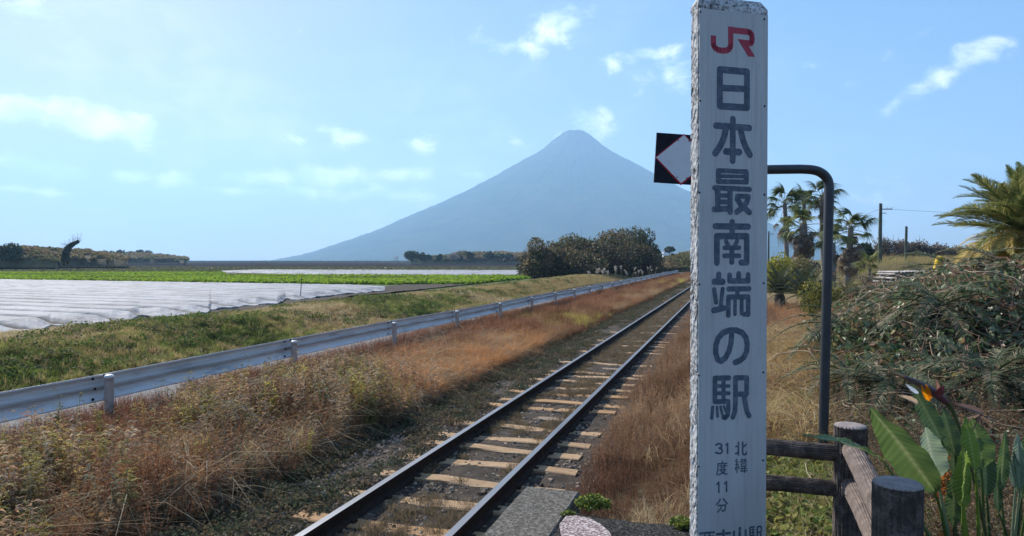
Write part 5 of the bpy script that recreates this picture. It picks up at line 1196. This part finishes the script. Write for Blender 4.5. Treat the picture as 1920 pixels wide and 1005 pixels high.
def utility_pole(px, yt, yb, depth, label, r=.13, arm=True):
    p = at(px, 488, depth); z1 = EYE-(yt-488)/F*depth; z0 = float(H(p.x, p.y)); root = thing('utility_pole', label, 'utility pole', (p.x, p.y, z0), TH, 'utility poles right of the marker post')
    mb = MB(); tubes(mb, np.array([[[0, 0, -.3], [0, 0, (z1-z0)*.5], [.03, 0, z1-z0]]]), np.array([[r*1.15, r, r*.85]]), 12); mm = surf('mossy_pole', [(.3, (.06, .075, .06)), (.7, (.13, .145, .12))], 2, .9, .2, .01); put('shaft', mb.mesh('shaft', mm, smooth=True), root)
    mb = MB(); tubes(mb, np.array([[[0, 0, z1-z0-.001], [0, 0, z1-z0+.03]]]), np.array([[r*.9, r*.4]]), 12); put('cap', mb.mesh('cap', mm), root)
    if arm:
        mb = MB(); box(mb, .0, .9, -.03, .03, z1-z0-.45, z1-z0-.38); box(mb, .0, .45, -.03, .03, z1-z0-.75, z1-z0-.70); put('arm', mb.mesh('arm', mm), root)
        for x in (.55, .85):
            mb = MB(); tubes(mb, np.array([[[x, 0, z1-z0-.38], [x, 0, z1-z0-.28]]]), np.array([[.04, .03]]), 8); put('insulator', mb.mesh('insulator', MT['white']), root)
    return Vector((p.x, p.y, z1))
u1 = utility_pole(1650, 382, 478, 52, 'taller mossy utility pole with short arms right of the skirted palm')
u2 = utility_pole(1698.5, 425, 495, 52, 'shorter plain utility pole right of the taller one', .10, False)
u3 = utility_pole(1441, 434, 462, 110, 'distant small pole touching the marker post edge', .14, True)
def wire(a, b_, sag, label):
    tt = np.linspace(0, 1, 24)[:, None]; P = np.array(a)*(1-tt)+np.array(b_)*tt; P[:, 2] -= sag*4*(tt*(1-tt))[:, 0]
    mb = MB(); tubes(mb, P[None], np.full((1, 24), .009), 4); o_ = put('power_line', mb.mesh('power_line', MT['asphalt'], P[0]), None, tuple(P[0])); tag(o_, label, 'power line')
wire(u1+Vector((.1, 0, -.35)), u3+Vector((.3, 0, -.3)), .8, 'thin wire sagging from the taller utility pole towards the marker post')
wire(u1+Vector((.3, 0, -.4)), at(2200, 380, 60), .6, 'thin wire running right from the taller utility pole')

# pampas plumes by the guardrail
rgp = random.Random(9)
for i in range(22):
    px = 1112+i*5.6+rgp.uniform(-4, 4); dp = 60+i*1.6; p = at(px, 488, dp)
    top = EYE-(rgp.uniform(500, 514)-488)/F*dp; z0 = 0; h = top-z0
    X0 = -8.6-rgp.uniform(0, .8); dY = p.y; p = Vector((X0, (X0*(CT+((px-960)/F)*ST))/(((px-960)/F)*CT-ST) if True else p.y, 0))
    if p.y < 30 or p.y > 110: continue
    root = thing('pampas_grass', 'pale feathery plume of silver grass rising behind the far guardrail', 'grass plume', (p.x, p.y, 0), 0, 'silver grass plumes behind the far guardrail')
    dpt = -p.x*ST+p.y*CT; h = EYE-(rgp.uniform(499, 513)-488)/F*dpt
    rg = np.random.default_rng(i); lean = rgp.uniform(-.3, .3); mb = MB(); P = np.array([[[0, 0, -.1], [lean*.2, 0, h*.5], [lean*.6, 0, h*.85]]]); tubes(mb, P, np.array([[.02, .016, .012]]), 4, (.3, .24, .14)); put('stem', mb.mesh('stem', MT['leaf']), root)
    mb = MB(); n = 60; k = 3; t0 = rg.uniform(0, 1, n); st = np.stack([lean*(.6+.4*t0), 0*t0, h*(.86+.14*t0)], 1); d = unit(np.stack([lean+rg.normal(0, .35, n), rg.normal(0, .35, n), np.full(n, .6)], 1)); q = np.linspace(0, 1, k)[None, :, None]
    strips(mb, st[:, None]+d[:, None]*q*.16, np.full((n, k), .014), rdir(n, rg), (.40, .36, .30)); put('plume', mb.mesh('plume', MT['leaf']), root)

# ------------------------------------------------------------------ the overgrown mound on the right
def mound():
    # cycads half buried in vines
    C_ = [(1590, 640, 8.6, 1.0, 'grey-green cycad with drooping fronds at the left end of the mound', 40, 10), (1690, 600, 9.6, .95, 'cycad half buried in vines in the middle of the mound', 34, 20), (1800, 590, 9.4, 1.0, 'cycad with withered fronds under the feather palm', 30, 26), (1900, 600, 8.6, 1.0, 'cycad at the right edge of the mound', 36, 16), (1760, 690, 7.7, .95, 'dark cycad low on the mound behind the orange flower', 36, 16),
          (1600, 720, 6.9, .85, 'low drooping cycad just right of the curved pole, above the log fence', 34, 18), (1690, 730, 6.4, .8, 'shaded cycad between the log fence corner and the broad leaves', 34, 14), (1860, 730, 6.3, .9, 'shaded cycad behind the right part of the bird of paradise', 34, 14)]
    for i, (px, py, dp, sc, lb, n, de) in enumerate(C_):
        p = at(px, py, dp); cycad(lb, (p.x, p.y, max(float(H(p.x, p.y))+([.1, .12, .34, .36, .36] + [.28]*5)[i], .3)), sc*.85, n, 500+i, CYN, de, -50, .40 if i < 4 else .35, 'cycads in the overgrown mound')
    rg = np.random.default_rng(77)
    root = thing('vine_thicket', 'wide mound of tangled tan vines, dry twigs and dark leaves behind the log fence', 'vine thicket', (3.4, 9.8, .6)); off = np.array(root.location)
    def top(X, Y): return H(X, Y)+.18+.48*fbm(X*1.1, Y*1.1, 3, 55)*np.exp(-(((X-3.6)/3.0)**2+((Y-10.0)/3.4)**2)**2)
    # vines: random walks over the mound
    n, k = 1300, 16; X = rg.uniform(.9, 6.2, n); Y = rg.uniform(5.6, 12.2, n); a = rg.uniform(0, 6.283, n)
    P = np.zeros((n, k, 3)); 
    lift = rg.uniform(-.05, .36, n)
    for j in range(k):
        P[:, j, 0] = X; P[:, j, 1] = Y; P[:, j, 2] = top(X, Y)+lift*np.sin(j/(k-1)*3.14)+rg.normal(0, .02, n)
        a = a+rg.normal(0, .42, n); X = X+np.cos(a)*.11; Y = Y+np.sin(a)*.11
    Rr = (rg.uniform(.0022, .0065, n)[:, None])*np.linspace(1, .45, k)[None]
    mb = MB(); tubes(mb, P, Rr, 4, tints(n, [(.42, .31, .20), (.56, .45, .32), (.28, .18, .12), (.32, .15, .10)], None, .2, rg)); o_ = put('vines', mb.mesh('vines', MT['leaf'], off), root); o_['kind'] = 'stuff'
    # twigs upright / hanging
    n, k = 16000, 4; X = rg.uniform(.9, 6.4, n); Y = rg.uniform(5.3, 12.4, n); d = rdir(n, rg); tt = np.linspace(0, 1, k)[None, :, None]
    P = np.stack([X, Y, top(X, Y)-.12], 1)[:, None]+d[:, None]*tt*rg.uniform(.1, .45, (n, 1, 1))+rg.normal(0, .03, (n, k, 3))*tt
    mb = MB(); strips(mb, P, np.full((n, k), .0026)*np.array([1, .8, .6, .3]), rdir(n, rg), tints(n, [(.38, .28, .18), (.5, .4, .28), (.24, .16, .11)], None, .3, rg)); put('twigs', mb.mesh('twigs', MT['leaf'], off), root, kind='stuff')
    # leaves in patches
    n = 46000; X = rg.uniform(1.0, 6.6, n); Y = rg.uniform(6.0, 12.8, n); f = fbm(X*.9, Y*.9, 3, 91); kk = f+rg.normal(0, .06, n) > .43-.10*ss((Y-9)/2.5)+.05*ss((8-Y)/1.0); X, Y, f = X[kk], Y[kk], f[kk]; n = len(X)
    mb = MB(); leaves(mb, np.stack([X, Y, top(X, Y)+rg.uniform(-.22, .24, n)], 1), .06, tints(n, [(.06, .10, .04), (.10, .145, .07), (.18, .21, .12), (.25, .22, .09), (.30, .18, .10)], [3, 3, 2, 1.4, 1.2], .3, rg), 1.3, .5, rg); put('leaves', mb.mesh('leaves', MT['gloss'], off), root, kind='stuff')
    # small dead leaf litter everywhere
    n = 30000; X = rg.uniform(.9, 6.6, n); Y = rg.uniform(5.3, 12.6, n)
    mb = MB(); leaves(mb, np.stack([X, Y, top(X, Y)+rg.uniform(-.3, .03, n)], 1), .04, tints(n, [(.18, .11, .07), (.28, .18, .11), (.36, .25, .16), (.07, .05, .035)], None, .3, rg), 2.2, .1, rg); put('dead_leaves', mb.mesh('dead_leaves', MT['leaf'], off), root, kind='stuff')
    # heap of orange dry leaves
    c = at(1668, 598, 8.4); n = 1500; q = rdir(n, rg)*rg.uniform(.3, 1, (n, 1))*np.array([.36, .28, .13]); r2 = thing('dry_leaf_heap', 'heap of curled orange-brown dry leaves caught on the mound', 'leaf heap', (c.x, c.y, c.z-.1))
    mb = MB(); leaves(mb, q, .05, tints(n, [(.50, .26, .12), (.38, .17, .08), (.25, .1, .06)], None, .25, rg), 1.3, .3, rg); put('leaves', mb.mesh('leaves', MT['leaf']), r2, kind='stuff')
    # bits of debris behind the mound
    mye = surf('yellow_pipe_plastic', [(.3, (.60, .40, .02)), (.7, (.75, .53, .04))], 5, .5, .3, .01, 12); D = 13
    a_ = at(1763, 483, D); b_ = at(1751, 530, D); ax = (a_-b_); P = np.array([list(b_-ax*.9), list(b_), list(b_+ax*.5), list(b_+ax)]); P = np.array([list(Vector(P[0]).lerp(Vector(P[3]), q)) for q in np.linspace(0, 1, 22)])
    r3 = thing('yellow_pipe', 'bright yellow ribbed pipe leaning out of the mound', 'pipe', tuple(P[0])); o3 = P[0]; mb = MB(); tubes(mb, P[None], (.07+.004*(np.arange(22) % 2))[None], 18); put('tube', mb.mesh('tube', mye, o3, True), r3)
    mb = MB(); e_ = P[-1]; tubes(mb, np.array([[list(e_), list(Vector(e_)+ax.normalized()*.03)]]), np.array([[.072, .03]]), 18); put('cap', mb.mesh('cap', mye, o3), r3)
    mgr = surf('mossy_green_board', [(.3, (.07, .09, .04)), (.7, (.16, .17, .08))], 4, .8, .3, .01)
    def prism(name, pix, d0, d1, mat, label, cat):
        c_ = at(*pix[0], d0); mb = MB(); n_ = len(pix); V = [tuple(at(x, y, d0)) for x, y in pix]+[tuple(at(x, y, d0)+Vector((-ST, CT, 0))*(d1-d0)) for x, y in pix]
        mb.add(V, [(i, n_+i, n_+(i+1) % n_, (i+1) % n_) for i in range(n_)], [(0, i+1, i) for i in range(1, n_-1)]+[(n_, n_+i, n_+i+1) for i in range(1, n_-1)])
        o_ = put(name, mb.mesh(name, mat, c_), None, tuple(c_)); tag(o_, label, cat)
    prism('green_board', [(1764, 530), (1775, 486), (1779, 486), (1796, 530)], 13.2, 13.4, mgr, 'mossy green triangular board beside the yellow pipe', 'board')
    # corrugated sheets in a stack
    p = at(1692, 488, 21); z = EYE-(509-488)/F*21; r4 = thing('sheet_stack', 'stack of grey corrugated sheets behind the mound left of the yellow pipe', 'sheet stack', (p.x, p.y, 0), TH)
    mgs = surf('grey_corrugated_sheet', [(.3, (.26, .24, .22)), (.7, (.46, .43, .4))], 3, .85, .3, .01)
    for i in range(6):
        n_ = 40; xs_ = np.linspace(-.5, .5, n_); zz = z-.06*i+.02*np.sin(np.arange(n_)*1.6); V = [(x_+.03*i*(-1)**i, y_, z_+.02*x_) for y_ in (-.5, .5) for x_, z_ in zip(xs_, zz)]+[(x_+.03*i*(-1)**i, y_, z_-.015+.02*x_) for y_ in (-.5, .5) for x_, z_ in zip(xs_, zz)]
        mb = MB(); Q = [(j, j+1, n_+j+1, n_+j) for j in range(n_-1)]+[(2*n_+j, 3*n_+j, 3*n_+j+1, 2*n_+j+1) for j in range(n_-1)]+[(j, 2*n_+j, 2*n_+j+1, j+1) for j in range(n_-1)]
        mb.add(V, Q); put('sheet', mb.mesh('sheet', mgs), r4)
    mb = MB(); box(mb, -.45, .45, -.45, .45, 0, z-.42); put('block', mb.mesh('block', MT['road']), r4)
    p = at(1735, 488, 17); z = EYE-(510-488)/F*17; mb = MB(); box(mb, -.16, .16, -.2, .2, -.25, 0); o_ = put('concrete_block', mb.mesh('concrete_block', MT['road']), None, (p.x, p.y, z), rot=(0, .05, TH)); tag(o_, 'pale concrete block between the sheet stack and the yellow pipe', 'block')
    mb = MB(); box(mb, -.10, .10, -.15, .15, -1.6, -.252); put('base', mb.mesh('base', MT['bark']), o_)
    # torn teal tarpaulin
    n_, k_ = 30, 24; pixl = np.linspace(0, 1, n_); X = np.zeros((n_, k_)); Y = X.copy(); Z = X.copy()
    for i in range(n_):
        for j in range(k_):
            u, v_ = i/(n_-1), j/(k_-1); q = at(1802+u*34+v_*22, 530-v_*52*(.5+.5*u), 11.4+.25*vnoise(u*5, v_*5, 3)); X[i, j], Y[i, j], Z[i, j] = q
    mt = surf('faded_teal_tarpaulin', [(.3, (.30, .34, .34)), (.55, (.14, .30, .27)), (.7, (.25, .45, .40))], 4, .6, .5, .02, 20)
    o0 = np.array([X[0, 0], Y[0, 0], Z[0, 0]]); o_ = put('tarpaulin', gridmesh('tarpaulin', X, Y, Z, mt, off=o0), None, tuple(o0)); tag(o_, 'faded teal tarpaulin crumpled under the feather palm', 'tarpaulin')
mound()

# ------------------------------------------------------------------ bird of paradise in the foreground
def leaf_mesh(tip, base, width, facing, sag, cup, seed, mat, cols, twist=0.0, off=(0, 0, 0)):
    """broad leaf with a midrib, cupped blade and wavy edge"""
    tip = np.array(tip); base = np.array(base); ax = tip-base; Ln = np.linalg.norm(ax); ax = ax/Ln; f = np.array(facing, float); f = f-ax*f.dot(ax); f = f/np.linalg.norm(f); sd = np.cross(ax, f)
    nu, nv = 70, 19; u = np.linspace(0, 1, nu); v_ = np.linspace(-1, 1, nv); wprof = np.sin(np.pi*np.clip(u, 0, 1)**.8)**.75*(1-.25*u); wprof[0] = .03; wprof[-1] = .01
    V = []; T = []
    for i in range(nu):
        tw = twist*u[i]; s_ = sd*math.cos(tw)+f*math.sin(tw); n_ = f*math.cos(tw)-sd*math.sin(tw)
        c = base+ax*Ln*u[i]+f*(-sag*Ln*math.sin(u[i]*math.pi)) 
        for j in range(nv):
            w_ = wprof[i]*width/2
            wav = .006*math.sin(u[i]*23+seed+(1 if v_[j] > 0 else 2))*abs(v_[j])**2*width/.12+.0022*math.sin(u[i]*95+abs(v_[j])*9)*abs(v_[j])
            p = c+s_*(w_*v_[j])+n_*(cup*w_*abs(v_[j])**1.3+wav)
            V.append(p); mid = math.exp(-(v_[j]*9)**2); cc = np.array(cols[0])*(1-mid)+np.array(cols[1])*mid; cc = cc*(.86+.22*vnoise(u[i]*34+abs(v_[j])*3, 0*v_[j]+seed)+.12*math.sin(u[i]*90+abs(v_[j])*8)); T.append(cc)
    V = np.array(V)-np.array(off); i = (np.arange(nu-1)[:, None]*nv+np.arange(nv-1)[None]).ravel(); return mesh('leaf', V, np.stack([i, i+nv, i+nv+1, i+1], -1), mat, np.array(T), True)
def strelitzia():
    D0 = 2.75; gz = .75
    b0 = at(1835, 488, 2.9); root = thing('bird_of_paradise', 'bird of paradise plant with broad upright leaves and an orange flower beside the log fence', 'plant', (b0.x, b0.y, gz)); off = np.array(root.location)
    toC = np.array([-b0.x, -b0.y, 0.]); toC /= np.linalg.norm(toC); rt = np.array([CT, ST, 0.])
    G1 = ((.10, .155, .045), (.24, .27, .11)); G2 = ((.20, .28, .05), (.32, .36, .12)); G3 = ((.075, .12, .045), (.15, .19, .08)); G4 = ((.24, .30, .19), (.38, .42, .3))
    Lf = [  # tip, tip depth, base, base depth, width m, face mix (to camera, right, up), sag, cup, cols
        ((1631, 765), 2.55, (1752, 921), 2.70, .165, (1, -.35, .35), .03, .30, G1), ((1709, 718), 2.90, (1766, 826), 2.85, .085, (1, .2, .1), .02, .35, G3),
        ((1504, 817), 2.45, (1655, 862), 2.55, .075, (.35, .0, 1), -.05, .25, ((.16, .22, .07), (.3, .32, .16))), ((1768, 765), 2.95, (1790, 850), 2.90, .06, (1, .4, .1), .0, .35, G3),
        ((1809, 780), 2.75, (1829, 880), 2.75, .055, (.8, -.6, .1), .02, .3, G2), ((1822, 783), 2.85, (1840, 878), 2.85, .095, (1, .35, .15), -.03, .2, G1),
        ((1777, 806), 2.95, (1800, 935), 2.90, .085, (1, .1, .1), .0, .3, G3), ((1806, 840), 2.65, (1808, 952), 2.68, .055, (.7, -.7, .1), .0, .4, G2),
        ((1812, 845), 2.62, (1805, 945), 2.64, .045, (.7, .7, .1), .0, .4, G2), ((1735, 800), 2.75, (1758, 900), 2.76, .095, (.9, .5, .2), .02, .2, G4), ((1848, 812), 3.0, (1850, 930), 2.95, .06, (1, 0, .1), .0, .3, G3),
        ((1790, 880), 2.75, (1788, 985), 2.78, .05, (1, 0, .1), .0, .3, G3)]
    feet = [(1787, 1050), (1800, 1050), (1770, 1050), (1820, 1050), (1838, 1060), (1848, 1060), (1812, 1060), (1815, 1060), (1808, 1060), (1790, 1060), (1860, 1060), (1795, 1080)]
    for i, (tp, td, bp, bd, wd, fc, sag, cup, cl) in enumerate(Lf):
        T_, B_ = at(*tp, td), at(*bp, bd); f = toC*fc[0]+rt*fc[1]+np.array([0, 0, 1.])*fc[2]
        lf = put('leaf', leaf_mesh(T_, B_, wd*(1.4 if i > 2 else 1), f, sag, cup, i*1.7, MT['gloss'], cl, off=off), root)
        ft = at(*feet[i], bd+.05); mid = B_.lerp(ft, .5)+Vector((0, 0, 0)); P = np.array([list(B_), list(B_.lerp(ft, .25)+(B_-T_)*.03), list(mid), list(ft), [ft.x, ft.y, gz-.05]])
        mb = MB(); tubes(mb, P[None], np.array([[.004, .006, .007, .009, .010]]), 8, cl[0]); put('stalk', mb.mesh('stalk', MT['gloss'], off, True), root)
    # flower head
    mb = MB(); Pp = [at(1667, 696, 2.7), at(1690, 705, 2.72), at(1716, 716, 2.75), (at(1745, 731, 2.78)), at(1768, 748, 2.8), at(1783, 762, 2.82), at(1798, 800, 2.82), at(1813, 845, 2.82), at(1832, 925, 2.82), at(1850, 1010, 2.82), at(1862, 1080, 2.85)]
    P = np.array([list(q) for q in Pp]); d = np.linspace(0, 10, 50); Q = np.stack([np.interp(d, np.arange(11), P[:, i]) for i in range(3)], 1)
    for _ in range(4): Q[1:-1] = (Q[:-2]+2*Q[1:-1]+Q[2:])/4
    rr = np.interp(d, [0, 1, 2, 3, 4, 5, 6, 10], [.001, .007, .013, .017, .015, .009, .0065, .008]); tc = np.array([[.35, .22, .12] if q < 1.2 else ([.13, .10, .09] if q < 3.0 else ([.16, .07, .09] if q < 4.4 else [.10, .12, .05])) for q in d])
    mbf = MB(); tubes(mbf, Q[None], rr[None], 10); me_tint = np.repeat(tc, 10, 0); mbf.C = [me_tint]; fl = put('flower_stalk', mbf.mesh('flower_stalk', MT['gloss'], off, True), root)
    for (tp, bp, wd, col, nm) in (((1727, 722), (1742, 752), .022, (.85, .33, .01), 'orange_petal'), ((1736, 720), (1745, 748), .02, (.80, .25, .01), 'orange_petal'), ((1698, 720), (1722, 738), .018, (.45, .50, .62), 'blue_petal'), ((1770, 722), (1757, 745),   .03, (.20, .045, .05), 'red_bract'), ((1756, 712), (1762, 738), .02, (.42, .22, .15), 'dry_petal')):
        put(nm, leaf_mesh(at(*tp, 2.72), at(*bp, 2.76), wd, toC, 0, .3, 1, MT['gloss'], (col, col), off=off), fl)
    for (a_, b_, w_, c_) in (((1683, 741), (1722, 757), .028, (.55, .40, .27)), ((1783, 756), (1845, 776), .03, (.16, .10, .08))):
        put('spent_bract', leaf_mesh(at(*a_, 2.78), at(*b_, 2.82), w_, toC+np.array([0, 0, .6]), -.03, .6, 3, MT['gloss'], (c_, c_), off=off), root)
    rg = np.random.default_rng(4); c = np.array(at(1838, 778, 2.85)); mb = MB(); n = 26; dd = rdir(n, rg); dd[:, 2] -= .3; tt = np.linspace(0, 1, 4)[None, :, None]; strips(mb, c+dd[:, None]*.06*tt, np.full((n, 4), .003), rdir(n, rg), (.2, .12, .08)); put('withered_petals', mb.mesh('withered_petals', MT['leaf'], off), root)
    for (cx_, cy_, n_) in ((1758, 880, 90), (1768, 910, 70), (1776, 990, 70)):
        c = np.array(at(cx_, cy_, 2.85)); mb = MB(); q = rg.normal(0, 1, (n_, 3))*np.array([.02, .02, .045]); leaves(mb, c+q, .018, tints(n_, [(.5, .2, .04), (.35, .13, .04)], None, .3, rg), 1.3, 0, rg); put('withered_flower', mb.mesh('withered_flower', MT['leaf'], off), root)
    # second clump at the right edge
    b1 = at(1895, 488, 3.0); r2 = thing('bird_of_paradise', 'smaller grey-green leaf clump at the right edge beside the flowering plant', 'plant', (b1.x, b1.y, gz)); o2 = np.array(r2.location)
    for i, (tp, bp, wd, cl, fx) in enumerate((((1885, 808), (1876, 918), .055, G1, .3), ((1888, 842), (1904, 915), .03, G4, -.4), ((1908, 810), (1912, 916), .06, G4, -.2), ((1900, 845), (1916, 935), .04, G3, .4), ((1925, 800), (1930, 920), .07, G1, .1), ((1868, 870), (1872, 960), .04, G3, .2))):
        T_, B_ = at(*tp, 3.0), at(*bp, 2.98); put('leaf', leaf_mesh(T_, B_, wd, toC+rt*fx, 0, .35, i, MT['gloss'], cl, off=o2), r2)
        ft = at(1890+i*4, 1060, 3.0); mb = MB(); tubes(mb, np.array([[list(B_), list(B_.lerp(ft, .5)), list(ft), [ft.x, ft.y, gz-.05]]]), np.array([[.004, .006, .007, .008]]), 8, cl[0]); put('stalk', mb.mesh('stalk', MT['gloss'], o2, True), r2)
strelitzia()
# bright green tuft on the platform corner
def tuft(px, py, rx, n, lb, seed):
    c = gnd(px, py, PZ); rg = np.random.default_rng(seed); mb = MB(); q = rdir(n, rg)*rg.uniform(.3, 1, (n, 1))*np.array([rx, rx*.8, rx*.55]); q[:, 2] = np.abs(q[:, 2]); leaves(mb, q, .016, tints(n, [(.13, .17, .03), (.06, .10, .02), (.26, .28, .06)], None, .3, rg), 1.4, .5, rg)
    o_ = put('green_tuft', mb.mesh('green_tuft', MT['leaf']), None, tuple(c)); tag(o_, lb, 'weed')
tuft(1112, 948, .115, 1200, 'bright green leafy tuft at the corner of kerb slab and asphalt', 1)
tuft(1280, 985, .08, 600, 'small yellow-green tuft at the foot of the marker post', 2)
tuft(1066, 966, .045, 220, 'tiny weed in the joint between kerb slab and gravel patch', 3)
# litter and weeds under the bird of paradise
X, Y = pts(2600, .8, 3.6, 1.4, 7.4, 301, 1.0)
scatter('ground_litter', 'low_cover', place(X, Y, .03), blend([(.10, .07, .05), (.2, .15, .1), (.08, .1, .05), (.26, .2, .13)], np.random.default_rng(4).uniform(0, 1, len(X))), np.random.default_rng(7).uniform(.6, 1.4, len(X)), .3, 52, 'dry leaf litter and weeds beside the log fence')
X, Y = pts(700, .8, 3.4, 2.6, 7.4, 302, 1.0)
scatter('dry_undergrowth', 'brown_weed', place(X, Y), blend([(.2, .14, .1), (.3, .22, .15), (.12, .12, .07)], np.random.default_rng(4).uniform(0, 1, len(X))), np.random.default_rng(7).uniform(.6, 1.3, len(X)), .4, 53, 'dry undergrowth behind the bird of paradise')
